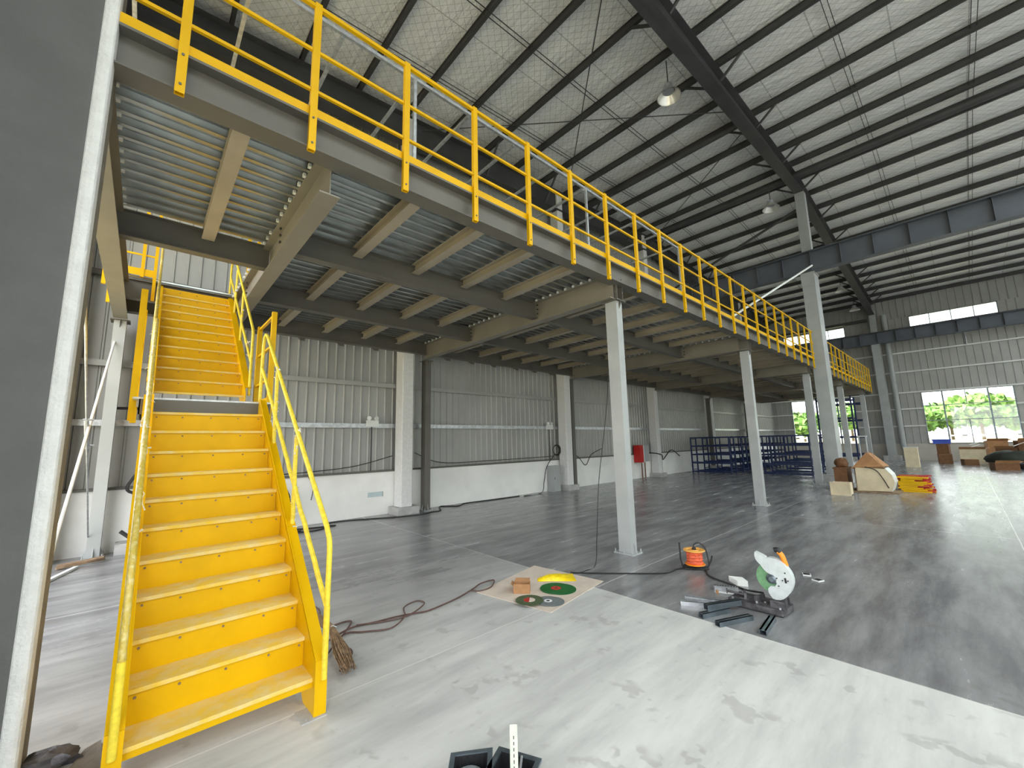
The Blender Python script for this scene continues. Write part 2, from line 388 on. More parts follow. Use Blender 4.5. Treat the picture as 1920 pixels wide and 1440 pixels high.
# gable wall columns
for i, (x, lab) in enumerate(((-1.0, 'grey gable wall column behind the bracing rods, left of the staircase'), (4.72, 'white rough-coated column on the left wall nearest the staircase'), (10.72, 'white-coated column on the left wall beside the grey floor cabinet'),
                 (16.75, 'grey-white wall column right of the red hose box'), (22.75, 'grey-white wall column behind the first blue rack'), (28.75, 'grey-white wall column farthest down the left wall'))):
    t = thing('wall_column', lab, 'column', (x, 9.2, 0), 'building columns along the left wall')
    MB().prism(ring([(x - .15, 8.98), (x + .15, 8.98), (x + .15, 9.34), (x - .15, 9.34)], .03), .17 if i else 0, zp(x) - .02, 'z').build('shaft', COAT if i else COATG, t)
    if i: MB().box(x - .27, x + .27, 8.86, 9.37, 0, .17).build('pedestal', CONC, t)

# rafters: span along x in the frame planes
def rafter(y, label, depth=.40, w=.30):
    t = thing('roof_rafter', label, 'roof beam', (RIDGE, y, zp(RIDGE)), 'main roof rafters')
    m = MB()
    for a, b in ((X0, RIDGE), (RIDGE, XW - .1)):
        da = .75 if a == X0 else depth; db = depth if a == X0 else .85
        za, zb = zp(a) - .02, zp(b) - .02
        m.prism([(a, za - da), (b, zb - db), (b, zb), (a, za)], y - .005, y + .005, 'y')
        m.prism([(a, za - .014), (b, zb - .014), (b, zb), (a, za)], y - w / 2, y + w / 2, 'y')
        m.prism([(a, za - da), (b, zb - db), (b, zb - db + .016), (a, za - da + .016)], y - w / 2, y + w / 2, 'y')
    m.build('i_beam', DARK, t)
    for k in range(-8, 13):
        if k % 2 and k < 8: continue
        x = RIDGE + k * 1.31
        z = zp(x)
        for s in (-1, 1): MB().bar((x, y + s * w / 2, z - depth), (x, y + s * .75, z + .06), .05, .05).build('fly_brace', DARK, t)
rafter(3.12, 'long dark roof rafter running over the guardrail to the far wall')
rafter(9.05, 'dark roof rafter along the top of the left wall', .75)

# purlins
k0 = int((X0 + .2 - RIDGE) / 1.31)
for k in range(k0, 14):
    x = RIDGE + k * 1.31
    if x > XW - .15: continue
    z = zp(x)
    if k == k0:
        pur = tag(MB().box(-.035, .035, Y0, YW, 0, .012).box(-.004, .004, Y0, YW, 0, .2).box(-.035, .035, Y0, YW, .19, .2).box(-.035, -.03, Y0, YW, 0, .035).build('roof_purlin', DARK), 'dark roof purlin crossing above the rafters', 'purlin', 'dark purlins under the roof foil')
        pur.location = (x, 0, z)
    else:
        c = pur.copy(); COL.objects.link(c); c.location = (x, 0, z)
# sag rods between purlins (one object per line)
for i, y in enumerate((7.6, 5.6, .9, -1.3)):
    m = MB()
    for s in (-.05, .05):
        for a, b in ((X0 + 1, RIDGE), (RIDGE, XW - 1)): m.bar((a, y + s, zp(a) + .12), (b, y + s, zp(b) + .12), .014, .014)
    tag(m.build('sag_rod', DARK), ('pair of thin roof rods closest to the left wall', 'pair of thin roof rods between left wall and long rafter', 'pair of thin roof rods just right of the long rafter', 'pair of thin roof rods farthest right')[i], 'rod', 'thin sag rods through the purlins')
# strut beams and wind bracing
def strut(name, p, q, r, label): tag(MB().cyl(p, q, r, 10).build(name, DARK), label, 'brace')
strut('roof_strut', (12.3, 3.2, zp(12.3) - .12), (12.3, 9.1, zp(12.3) - .12), .09, 'thick dark strut in the roof left of the rafter, beyond the first lamp')
strut('roof_strut', (16.9, Y0, zp(16.9) - .15), (16.9, 9.1, zp(16.9) - .15), .14, 'thickest dark beam under the roof crossing at the stepped column')
strut('wind_rod', (11.2, 3.2, 10.4), (5.0, 9.1, 10.2), .013, 'black roof rod running nearly level behind the guardrail')
strut('wind_rod', (5.5, 3.2, 10.25), (11.2, 9.1, 10.45), .013, 'black roof rod dropping steeply at top centre')
strut('wind_rod', (5.2, 3.2, 10.2), (-.6, 9.1, 9.9), .02, 'black roof rod at top left above the first guardrail posts')
strut('wind_rod', (12.3, 3.2, 10.5), (17.2, 9.1, 10.7), .013, 'black roof rod slanting down toward the second lamp')
strut('wind_rod', (17.95, 3.3, 10.2), (17.95, 9.0, 8.35), .05, 'thick black diagonal brace from the stepped column top toward the left wall')

def crane_girder(x, z0, h, label):
    t = thing('crane_girder', label, 'girder', (x, 0, z0), 'crane runway girders')
    MB().box(x - .15, x + .15, Y0, YW - .1, z0, z0 + .02).box(x - .19, x + .19, Y0, YW - .1, z0 + h - .02, z0 + h).box(x - .005, x + .005, Y0, YW - .1, z0 + .02, z0 + h - .02).build('i_beam', GIRD, t)
    y = 9.0; st = None
    while y > Y0:
        if st is None: st = MB().box(x - .14, x + .14, y - .005, y + .005, z0 + .02, z0 + h - .02).build('stiffener', GIRD, t); yr = y
        else:
            c = st.copy(); COL.objects.link(c); c.location = (0, y - yr, 0)
        y -= .86
    MB().box(x - .03, x + .03, Y0, YW - .1, z0 + h, z0 + h + .07).build('crane_rail', DARK, t)
crane_girder(17.5, 7.47, .76, 'dark crane girder with web stiffeners resting on the middle stepped column')
crane_girder(34.15, 7.27, .72, 'dark crane girder in front of the far wall')
tag(MB().box(XW - .45, XW - .25, 3.4, YW, 8.93, 9.1).build('tie_beam', DARK), 'dark beam just above the high window on the far left wall bay', 'beam')

# drain pipe by the far column
tag(MB().tube([(34.75, 2.6, 9.2), (34.75, 2.6, .75), (34.75, 2.45, .35), (34.75, 2.1, .14)], .14, 12).build('drain_pipe', COLM), 'grey drain pipe bending out at the foot of the far wall column', 'pipe')

# high bay lamps
lp = None
for i, (x, y, lab) in enumerate(((8.6, 3.72, 'round high bay lamp nearest, hanging beside the rafter'), (15.75, 3.60, 'second high bay lamp, left of the stepped column'), (28.2, 3.65, 'small distant high bay lamp, left one of the far pair'), (32.2, 3.65, 'small distant high bay lamp closest to the far wall'))):
    z = 9.62
    if lp is None:
        lp = thing('high_bay_lamp', lab, 'lamp', (x, y, z), 'high bay lamps')
        MB().lathe((x, y, z), [(.27, 0), (.265, .01), (.14, .16), (.13, .16), (.255, .005)], 32).build('lamp_shade', LAMPM, lp)
        MB().lathe((x, y, z), [(.001, .13), (.12, .13), (.12, .16), (.1, .3), (.06, .32), (.001, .32)], 20).build('lamp_housing', GALV, lp)
        MB().cyl((x, y, z + .3), (x, y, zp(x) - .02), .012, 6).build('suspension_rod', DARK, lp)
    else: copy_tree(lp, (x, y, z - (.09, .09, .09, .36)[i]), None, lab)

# ================================================================ mezzanine
GX = [-.43, 1.03, 5.18, 10.96, 16.72, 22.5, 28.3]; XE = 30.55
GZ, DT = 3.75, 4.13
mz = thing('mezzanine_platform', 'grey steel mezzanine platform on slim columns beside the left wall', 'platform', (5.3, 3.4, 0))
ROWS = [(3.31, 3.97, 4.25, .18), (5.02, 3.83, DT, .14), (7.04, 3.83, DT, .14), (8.92, 3.85, DT + .06, .15)]
for x in GX:
    b = MB().ib((x, 3.35 if x > 2 else 3.42, GZ), (x, 9.0, GZ), .17, DT - GZ, .014).build('girder', GIRP, mz)
    bl = MB()
    for yy in (5.02, 7.04):
        for zz in (3.9, 3.98, 4.06): bl.cyl((x - .06, yy - .09, zz), (x - .06, yy - .12, zz), .013, 6)
    bl.build('bolt_row', DARK, b)
for k in range(len(GX)):
    a = GX[k]; b = GX[k + 1] if k + 1 < len(GX) else XE
    for y, z0, z1, w in ROWS:
        if k == 0 and y in (5.02, 7.04): continue
        MB().ib((a + (.01 if y > 3.4 else -.088 if k == 0 else 0), y, z0), (b - (.01 if y > 3.4 else 0), y, z0), w, z1 - z0, .012, .008).build('edge_beam' if y == 3.31 else 'secondary_beam', STEEL, mz)
MB().ib((GX[0] + .01, 5.72, 3.85), (1.02, 5.72, 3.85), .12, .30).build('opening_beam', STEEL, mz)
MB().ib((GX[0] + .01, 8.12, 3.86), (1.02, 8.12, 3.86), .12, .30).build('opening_beam', STEEL, mz)
MB().ib((XE, 3.3, 3.85), (XE, 9.0, 3.85), .15, .34).build('end_beam', STEEL, mz)
def joist(x, y0, y1):
    MB().ib((x, y0 + .06, 4.0), (x, y1 - .06, 4.0), .12, DT - 4.0, .01, .006).build('joist', JOI, mz)
joist(.375, 3.35, 5.66)
for k in range(1, len(GX)):
    a = GX[k]; b = GX[k + 1] if k + 1 < len(GX) else XE
    n = max(1, round((b - a) / .82) - 1) if k > 1 else 4
    for j in range(1, n + 1):
        x = a + (b - a) * j / (n + 1)
        for ya, yb in ((3.31, 5.02), (5.02, 7.04), (7.04, 8.92)): joist(x, ya, yb)
def deck(x0, x1, y0, y1):
    m = MB(); y = y0; pr = []
    while y + .17 <= y1:
        pr += [(y, DT + .072), (y + .03, DT + .072), (y + .022, DT), (y + .062, DT), (y + .054, DT + .072), (y + .105, DT + .072), (y + .11, DT + .060), (y + .125, DT + .060), (y + .13, DT + .072)]; y += .17
    pr += [(y1, DT + .072), (y1, DT + .095), (y0, DT + .095)]
    m.prism(pr, x0, x1, 'x').build('deck_sheet', DECK, mz)
deck(GX[0], 1.03, 3.40, 5.72); deck(GX[0], 1.03, 8.12, 9.0)
for k in range(1, len(GX)): deck(GX[k] + .004, (GX[k + 1] if k + 1 < len(GX) else XE) - .004, 3.40, 8.96)
for k in range(len(GX)):      # rib ends beside the girders, the light they catch painted white
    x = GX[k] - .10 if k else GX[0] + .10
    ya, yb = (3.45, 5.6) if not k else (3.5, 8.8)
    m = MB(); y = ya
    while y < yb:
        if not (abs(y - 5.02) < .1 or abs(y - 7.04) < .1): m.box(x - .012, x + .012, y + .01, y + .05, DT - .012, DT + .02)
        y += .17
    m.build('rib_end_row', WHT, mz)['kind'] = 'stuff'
def mezz_column(x, y, top):
    w, d = .075, .10
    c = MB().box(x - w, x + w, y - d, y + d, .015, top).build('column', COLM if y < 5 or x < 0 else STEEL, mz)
    g = MB().box(x - w - .045, x + w + .045, y - d - .06, y + d + .06, 0, .016)
    for sx_ in (-1, 1):
        g.prism([(x + sx_ * w, .016), (x + sx_ * (w + .045), .016), (x + sx_ * w, .15)][::sx_], y - .005, y + .005, 'y')
    g.prism([(y - d, .016), (y - d - .055, .016), (y - d, .16)], x - .005, x + .005, 'x')
    for a in (-1, 1):
        for bb in (-1, 1): g.cyl((x + a * (w + .03), y + bb * (d + .04), .016), (x + a * (w + .03), y + bb * (d + .04), .06), .01, 6)
    g.build('base_plate', COLM, c)
    h = MB().box(x - .12, x + .12, y - .15, y + .15, top - .012, top)
    h.prism([(y - d, top - .01), (y - d - .05, top - .01), (y - d, top - .13)], x - .004, x + .004, 'x')
    if y < 5:
        h.box(x - .08, x - .07, y - .13, y + .1, top, 4.2).box(x + .07, x + .08, y - .13, y + .1, top, 4.2).box(x - .07, x + .07, y - .02, y - .01, top, 4.2)
        for zz in (3.86, 3.97, 4.08): h.cyl((x - .08, y - .1, zz), (x - .1, y - .1, zz), .012, 6).cyl((x + .045, y - .13, zz), (x + .045, y - .145, zz), .012, 6)
    h.build('cap_plate', STEEL, c)
for i, x in enumerate((GX[0], 5.30, 11.02, 16.9, 22.6, 28.4)):
    if i: mezz_column(x, 3.44, 3.74)
    mezz_column(x, 9.12 if i else 9.15, 3.74)
for x in (1.5, 2.3, 3.1, 3.9, 4.7, 5.9, 6.7, 7.5, 8.4, 9.2, 10.0):     # corner brackets over the wall sheeting
    MB().prism([(9.0, 3.94), (9.22, 3.94), (9.22, 3.92), (9.0, 3.80)], x - .05, x + .05, 'x').build('wall_bracket', STEEL, mz)

# ---------------------------------------------------------------- guardrail along the mezzanine edge
gr = thing('guardrail', 'long yellow guardrail along the mezzanine edge', 'railing', (0, 3.2, 3.93))
gx = [-.005 + .8135 * k for k in range(-1, 38)]
gp = None
for x in gx:
    if gp is None:
        gp = MB().box(x - .027, x - .022, 3.185, 3.225, 3.93, 5.28).box(x + .022, x + .027, 3.185, 3.225, 3.93, 5.28).box(x - .022, x + .022, 3.185, 3.19, 3.93, 5.28).box(x - .022, x + .022, 3.22, 3.225, 3.93, 5.28).box(x - .022, x + .022, 3.19, 3.22, 5.27, 5.28)
        gp = gp.build('post', YEL, gr)
        gb = MB()
        for zz in (3.99, 4.21): gb.cyl((x, 3.186, zz), (x, 3.178, zz), .009, 6)
        gb = gb.build('bolt', STEEL, gp); px0 = x
    else:
        c = gp.copy(); COL.objects.link(c); c.location = (x - px0, 0, 0)
        d = gb.copy(); COL.objects.link(d); d.parent = c
gl, ge = -1.2, gx[-1]
MB().box(gl, ge, 3.19, 3.222, 5.235, 5.268).build('top_rail', YEL, gr)
MB().box(gl, ge, 3.195, 3.22, 4.82, 4.845).build('mid_rail', YEL, gr)
MB().box(gl, ge, 3.195, 3.22, 4.455, 4.48).build('mid_rail', YEL, gr)
tb = MB().box(gl, ge, 3.226, 3.231, 4.245, 4.335)
tb.build('toe_board', YEL, gr)
tag(MB().box(gl, XE, 3.225, 3.40, 4.252, 4.262).build('deck_edge_strip', STEEL), 'grey top strip of the mezzanine edge below the yellow toe board', 'strip')

# ---------------------------------------------------------------- staircase
st = thing('staircase', 'yellow steel staircase in two flights with a mid landing', 'staircase', (.46, 2.85, 0))
SL, SR = .045, .885
RIS, RUN = .1737, .195
def stringer(y0, z0, n, rise, run, foot, x_in, side, name='stringer'):
    # outline in (y, z): runs below and above the nosing line
    ye, ze = y0 + n * run, z0 + n * rise
    if foot: pts = [(2.807, 0), (3.02, 0), (ye + .02, ze - .33), (ye + .02, ze + .0), (ye - .05, ze + .0), (2.807, .31)]
    else: pts = [(y0 - .08, z0 - .17), (y0 + .14, z0 - .17), (ye + .02, ze - .30), (ye + .02, ze + .03), (y0 - .02, z0 + .1), (y0 - .08, z0 + .02)]
    a, b = (x_in, x_in + .006) if side > 0 else (x_in - .006, x_in)
    m = MB().prism(pts, a, b, 'x')
    # flanges turned outward
    for p, q in ((pts[-1], pts[3]),) if foot else ((pts[4], pts[3]),):
        xc = x_in + side * .035
        m.bar((xc, p[0], p[1] - .003), (xc, q[0], q[1] - .003), .07, .006, side=(1, 0, 0))
    if foot: m.box(min(x_in, x_in + side * .07), max(x_in, x_in + side * .07), 2.80, 2.806, 0, .31)
    return m.build(name, YEL, st)
for xi, s in ((SR, 1), (SL, -1)):
    stringer(2.858, .205, 11, RIS, RUN, True, xi, s)
    stringer(5.915, 2.25, 11, .1695, .197, False, xi, s)
def step(y, z, yn, zn, last=False, riser=True):
    t = MB().box(SL, SR, y - .012, yn - .001, z - .004, z).box(SL, SR, y - .012, y - .008, z - .022, z - .004)
    t = t.build('tread', YELD, st)
    if riser:
        r = MB().box(SL + .001, SR - .001, yn, yn + .004, z - .004, zn - .004).build('riser', YEL, st)
        b = MB()
        for q in (.035, .25, .5, .76, .965): b.cyl((SL + (SR - SL) * q, yn - .004, zn - .046), (SL + (SR - SL) * q, yn, zn - .046), .007, 8)
        b.build('bolt', WOOD, r)
for i in range(11):
    y, z = 2.858 + RUN * i, .205 + RIS * i
    step(y, z, y + RUN, z + RIS, riser=(i < 10))
MB().box(SL, SR, 2.852, 2.858, .150, .2).build('nosing', YEL, st)
for i in range(11):
    y, z = 5.915 + .197 * i, 2.25 + .1695 * i
    step(y, z, y + .197, z + .1695)
MB().box(-.1, 1.02, 5.0, 5.98, 2.072, 2.088).build('landing_plate', GALV, st)
MB().box(SL - .1, SR + .03, 5.0, 5.008, 1.93, 2.072).box(SL - .1, SL - .09, 5.0, 5.98, 1.93, 2.072).box(.99, 1.0, 5.02, 5.98, 1.93, 2.072).box(SL - .1, SR + .1, 5.97, 5.98, 1.93, 2.072).build('landing_frame', STEEL, st)
for x in (.12, .82):
    for y in (5.1, 5.85): MB().box(x - .03, x + .03, y - .03, y + .03, 0, 1.95).build('landing_leg', STEEL, st)
for x0 in (SR - .07, SL - .07):
    f = MB().box(x0, x0 + .14, 2.78, 2.93, 0, .006); f.cyl((x0 + .03, 2.81, 0), (x0 + .03, 2.81, .012), .009, 8); f.build('foot_plate', CONC, st)

def wrap_pts(p, q, n=14, a=.004): return [tuple(Vector(p).lerp(Vector(q), i / n) + Vector((random.uniform(-a, a), random.uniform(-a, a), random.uniform(-a, a)))) for i in range(n + 1)]
def film(parent, p, size, seed):
    rnd = random.Random(seed); m = MB()
    for k in range(7):
        c = Vector(p) + Vector([rnd.uniform(-.5, .5) * size[i] for i in range(3)])
        u = Vector((rnd.uniform(-.4, .4), rnd.uniform(-1, 1), rnd.uniform(-1, 1))).normalized() * rnd.uniform(.015, .04)
        w = Vector((rnd.uniform(-.6, .6), rnd.uniform(-1, 1), rnd.uniform(-1, 1))).normalized() * rnd.uniform(.01, .03)
        m.tube([c - u, c - u * .4 + w * .8, c, c + u * .5 - w * .6, c + u], rnd.uniform(.003, .008), 5, r2=.001)
    return m.build('plastic_film', FILM, parent)
def handrail(x, lab, loc, lower, mt):
    r = .0165; t = st; lb = lab
    if lower:
        top = [(x, 2.80, .25), (x, 2.785, .95), (x, 2.80, 1.02), (x, 2.86, 1.09), (x, 5.03, 2.82), (x, 5.12, 2.86), (x, 5.19, 2.84), (x, 5.22, 2.75), (x, 5.23, 2.10)]
        t = MB().tube(top, r, 10).build('handrail', mt, st); t['label'] = lb
        MB().tube(wrap_pts((x, 2.80, .62), (x, 5.22, 2.50), 26, .003), r, 8).build('mid_rail', mt, t)
        MB().tube([(x, 2.80, .20), (x, 2.79, .62)], r + .002, 10).build('post', YELF, t)
        for yb, zb, zt in ((3.67, .86, 1.70), (4.46, 1.50, 2.34)): MB().tube(wrap_pts((x, yb, zb), (x, yb, zt), 8, .003), r, 8).build('post', YELF, t)
        pts = [((x, 3.67, 1.62), (.04, .05, .3)), ((x, 4.46, 2.15), (.04, .06, .5)), ((x, 3.67, .95), (.06, .06, .15)), ((x + .01, 3.70, 1.2), (.05, .1, .3)), ((x, 4.5, 1.9), (.04, .1, .3))]
    else:
        top = [(x, 5.92, 2.25), (x, 5.915, 3.04), (x, 5.95, 3.12), (x, 7.8, 4.66), (x, 8.05, 4.85), (x, 8.3, 4.87), (x, 8.42, 4.80), (x, 8.43, 4.2)]
        t = MB().tube(top, r, 10).build('handrail', mt, st); t['label'] = lb
        MB().tube(wrap_pts((x, 5.93, 2.68), (x, 8.42, 4.62), 22, .003), r, 8).build('mid_rail', mt, t)
        for yb, zb, zt in ((6.9, 2.98, 3.88), (7.66, 3.6, 4.5)): MB().tube([(x, yb, zb), (x, yb, zt)], r, 8).build('post', YELF, t)
        pts = [((x, 6.9, 3.5), (.03, .05, .3)), ((x, 6.2, 2.9), (.03, .1, .2))]
    for i, (p, s) in enumerate(pts): film(t, p, s, int(x * 100) + i)
handrail(.935, 'wrapped yellow tube handrail on the right of the lower flight', (.935, 2.8, .25), True, YELF)
handrail(.008, 'plastic-wrapped yellow tube handrail on the left of the lower flight', (.008, 2.8, .25), True, WRAP)
handrail(.935, 'yellow tube handrail on the right of the upper flight', (.935, 5.92, 2.25), False, YELF)
handrail(-.003, 'plastic-wrapped tube handrail on the left of the upper flight', (-.003, 5.92, 2.25), False, WRAP)
for x, lab in ((1.02, 'short yellow landing guard of two square posts, right of the landing'), (-.10, 'short yellow landing guard of square posts, left of the landing')):
    t = MB()
    for z in (3.12, 2.76, 2.38): t.box(x - .015, x + .015, 5.22, 5.96, z - .012, z + .012)
    t = t.box(x - .003, x + .003, 5.23, 5.95, 2.09, 2.18).build('landing_guard', YEL, st); t['label'] = lab
    for y, z0 in ((5.20, 1.88), (5.98, 1.9)): MB().box(x - .025, x + .025, y - .025, y + .025, z0, 3.16).build('post', YEL, t)
# guards around the stair opening on the deck
t = thing('opening_guard', 'yellow guard on the deck left of the stair top', 'railing', (-.25, 8.1, 4.2))
for x in (-.065, -.21): MB().box(x - .02, x + .02, 8.02, 8.06, 3.86 if x > -.1 else 4.2, 5.3).build('post', YEL, t)
for z in (4.80, 4.55): MB().box(-.43, -.07, 8.03, 8.05, z - .012, z + .012).build('rail', YEL, t)
MB().box(-.43, -.07, 8.03, 8.036, 4.22, 4.33).build('toe_board', YEL, t)
t = thing('opening_guard', 'yellow guard on the deck right of the stair opening', 'railing', (1.12, 7.0, 4.2))
for y in (6.2, 7.1, 8.0): MB().box(1.10, 1.14, y - .02, y + .02, 3.95, 5.3).build('post', YEL, t)
for z in (5.27, 4.84, 4.47): MB().box(1.11, 1.135, 5.8, 8.2, z - .012, z + .012).build('rail', YEL, t)
t = thing('opening_guard', 'yellow guard post ends left of the left mezzanine girder', 'railing', (-.55, 8.3, 3.8))
for y in (7.3, 8.2): MB().box(-.57, -.53, y - .02, y + .02, 3.78, 5.0).build('post', YEL, t)
MB().box(-.56, -.54, 7.0, 8.5, 4.9, 4.93).build('rail', YEL, t)

# ---------------------------------------------------------------- bracing rods at the left column
t = thing('bracing_rods', 'crossed tie rods with turnbuckle between the grey columns at left', 'brace', (-.48, 6.5, 0))
MB().cyl((-.47, 9.05, 3.36), (-.49, 4.3, .2), .016, 8).build('rod', WHT, t)['label'] = 'bright diagonal rod'
MB().cyl((-.50, 9.05, .33), (-.50, 3.9, 4.0), .010, 8).build('rod', GALV, t)
b = MB().cyl((-.50, 7.2, 1.65), (-.50, 6.75, 1.97), .022, 8)
b.cyl((-.53, 7.2, 1.68), (-.44, 7.2, 1.68), .012, 6).cyl((-.53, 6.75, 1.97), (-.44, 6.75, 1.97), .012, 6).build('turnbuckle', GALV, t)

# galvanised stud frame standing on the deck
t = thing('stud_frame', 'galvanised channel frame standing on the mezzanine deck behind the guardrail', 'frame', (2.4, 4.5, 4.21))
FZ = 6.58
MB().box(-1.2, 10.15, 4.48, 4.52, FZ, FZ + .045).build('top_channel', GALV, t)
for x in (2.40, 6.19, 10.13): MB().box(x - .02, x + .02, 4.48, 4.52, 4.21, FZ).build('upright', GALV, t)
for k in range(-4, 8):
    x = 3.32 + .945 * k
    MB().box(x - .02, x + .02, 4.52, 9.0, FZ - .02, FZ + .02).build('cross_channel', GALV, t)
tag(MB().bar((10.0, 3.55, 4.30), (15.6, 2.65, 7.05), .045, .045).build('leaning_channel', WHT), 'long bare galvanised channel leaning out over the yellow guardrail', 'channel')

# ================================================================ racks under the mezzanine
def rack(x, y0, y1, label, h=1.66, levels=5, dx=.55, group='dark blue shelving racks under the mezzanine', posts=2):
    t = thing('shelving_rack', label, 'rack', (x, y0, 0), group)
    for yy in (y0, y1):
        for xx in (x, x + dx): MB().box(xx - .025, xx + .025, yy - .025, yy + .025, 0, h).build('upright', BLUE, t)
        e = MB()
        for k in range(5): zz = .15 + k * (h - .25) / 4; e.box(x, x + dx, yy - .012, yy + .012, zz, zz + .03)
        e.build('end_ladder', BLUE, t)
    for k in range(levels):
        z = .06 + k * (h - .12) / (levels - 1); m = MB()
        m.box(x - .02, x + .02, y0, y1, z, z + .06).box(x + dx - .02, x + dx + .02, y0, y1, z, z + .06)
        n = 4
        for j in range(1, n): yy = y0 + (y1 - y0) * j / n; m.box(x, x + dx, yy - .015, yy + .015, z + .01, z + .04)
        m.build('shelf_frame', BLUE, t)
    return t
rack(19.3, 7.05, 8.75, 'blue shelving rack nearest the red hose box')
rack(19.5, 4.15, 5.95, 'blue shelving rack between the second and third mezzanine columns')
for i, (x, y0, lab) in enumerate(((20.6, 7.0, 'blue rack directly behind the one nearest the hose box'), (21.9, 6.9, 'blue rack second behind the one nearest the hose box'), (23.6, 6.8, 'blue rack third behind the one nearest the hose box'),
        (21.0, 4.2, 'blue rack directly behind the middle front rack'), (22.9, 4.1, 'blue rack second behind the middle front rack'), (24.6, 4.2, 'blue rack third behind the middle front rack'), (24.8, 6.8, 'blue rack in the far middle of the left rack row'), (26.3, 6.9, 'farthest blue rack of the row along the left wall'))):
    rack(x, y0, y0 + 1.75, lab)
def tall_rack(x, y0, y1, h, label, n=4):
    t = thing('tall_rack', label, 'rack', (x, y0, 0), 'tall dark rack frames')
    for yy in (y0, y1):
        for xx in (x, x + .9): MB().box(xx - .035, xx + .035, yy - .035, yy + .035, 0, h).build('upright', BLUE, t)
    for k in range(n):
        z = .5 + k * (h - .7) / (n - 1); MB().box(x - .03, x + .03, y0, y1, z, z + .09).build('beam', BLUE, t); MB().box(x + .87, x + .93, y0, y1, z, z + .09).build('beam', BLUE, t)
tall_rack(27.0, 3.75, 5.2, 3.6, 'tall dark blue rack frame in front of the far left window, nearer one')
tall_rack(29.4, 3.6, 5.0, 3.5, 'tall dark blue rack frame in front of the far left window, farther one')
t = thing('pipe_frame', 'dark pipe frame standing on the far end of the mezzanine', 'frame', (27.5, 4.2, 4.21))
for y in (3.9, 5.4):
    for x in (26.3, 28.4): MB().tube([(x, y, 4.21), (x, y, 6.0)], .05, 8).build('upright', BLK, t)
    MB().tube([(26.3, y, 6.0), (28.4, y, 6.0), (28.8, y, 5.9), (28.9, y, 5.3)], .04, 8).build('top_pipe', BLK, t)

# ---------------------------------------------------------------- far clutter
t = thing('crate', 'large cream open crate with curved side behind the small cream box', 'crate', (15.3, 1.9, 0))
MB().prism([(1.50, .06), (2.22, .04), (2.24, .68), (1.58, .66), (1.46, .5), (1.42, .3)], 15.15, 15.17, 'x').build('front_panel', WOODL, t)
MB().prism([(1.50, .06), (2.22, .04), (2.24, .68), (1.58, .66), (1.46, .5), (1.42, .3)], 15.9, 15.92, 'x').build('back_panel', WOODL, t)
pr = [(1.50, .05), (1.42, .3), (1.46, .5), (1.58, .67)]
c = MB()
for a, b in zip(pr, pr[1:]): c.quad([(15.16, *a), (15.91, *a), (15.91, *b), (15.16, *b)]).quad([(15.16, a[0] + .015, a[1]), (15.16, b[0] + .015, b[1]), (15.91, b[0] + .015, b[1]), (15.91, a[0] + .015, a[1])])
c.build('curved_side', WHT, t)
MB().box(15.15, 15.92, 2.22, 2.24, .04, .68).build('side_panel', WOOD, t)
MB().box(15.05, 16.0, 1.35, 2.4, 0, .04).build('base_board', WOOD, t)
m = MB().quad([(15.2, 2.3, .66), (15.25, 1.62, .72), (15.7, 1.9, 1.10), (15.6, 2.0, 1.08)]).quad([(15.2, 2.3, .66), (15.6, 2.0, 1.08), (15.9, 2.3, .75)]).quad([(15.25, 1.62, .72), (15.9, 1.55, .7), (15.7, 1.9, 1.10)])
m.quad([(15.6, 2.0, 1.07), (15.25, 1.62, .70), (15.2, 2.3, .64)]).prism([(2.3, .66), (1.62, .68), (1.9, 1.08)], 15.3, 15.6, 'x')
tag(m.build('cardboard_sheet', CARD), 'folded brown cardboard peaked over the large cream crate', 'cardboard')
tag(MB().tube(spline([(15.12, 2.0, .7), (15.12, 1.75, .6), (15.12, 1.55, .15)]), .012, 6).build('cord', CABLE), 'dark cord draped down the front of the large cream crate', 'cord')
t = thing('crate', 'brown narrow crate between the large cream crate and the pillar', 'crate', (15.6, 2.5, 0)); MB().box(15.3, 16.0, 2.43, 2.74, 0, .62).box(15.28, 16.02, 2.42, 2.76, .62, .66).build('crate_body', CARD2, t); MB().blob((15.6, 2.58, .76), .16, 5).build('contents', CARD2, t)
t = thing('small_box', 'small cream wooden box on the floor left of the large crate', 'box', (14.2, 2.45, 0))
MB().box(14.05, 14.07, 2.22, 2.62, .02, .33).box(14.45, 14.47, 2.22, 2.62, .02, .33).box(14.07, 14.45, 2.22, 2.24, .02, .33).box(14.07, 14.45, 2.6, 2.62, .02, .33).box(14.07, 14.45, 2.24, 2.6, .02, .04).build('box_side', WOODL, t)
MB().box(14.03, 14.05, 2.2, 2.64, 0, .04).box(14.03, 14.05, 2.2, 2.64, .31, .35).box(14.03, 14.05, 2.2, 2.23, .04, .31).box(14.03, 14.05, 2.61, 2.64, .04, .31).build('edge_trim', WOODL, t)
m = MB()
for i in range(10): m.tube([(15.6 + i * .03, 2.15 - i * .05, 1.02), (15.6 + i * .03 + random.uniform(-.1, .1), 2.1 - i * .06, 1.02 + random.uniform(.02, .12))], .006, 5)
rnd = random.Random(3); t = thing('strip_bundle', 'bundle of red and yellow painted strips lying behind the large crate', 'strips', (17.0, 1.0, 0))
my, mr = MB(), MB()
for i in range(90):
    x = 15.95 + (i % 9) * .09; z = .02 + (i // 9) * .042; ye = .86 + rnd.uniform(-.16, .16) + .012 * (i // 9)
    (my if (i * 5 % 9) < 3 else mr).bar((x, 1.46 - rnd.uniform(0, .1), z), (x + rnd.uniform(-.05, .05), ye, z), .08, .036)
    if i % 4 == 0: mr.bar((x + .02, ye + .1, z + .01), (x + .05, ye - .06, z + .012), .07, .03)
my.build('yellow_strips', YEL, t); mr.build('red_strips', RED, t)
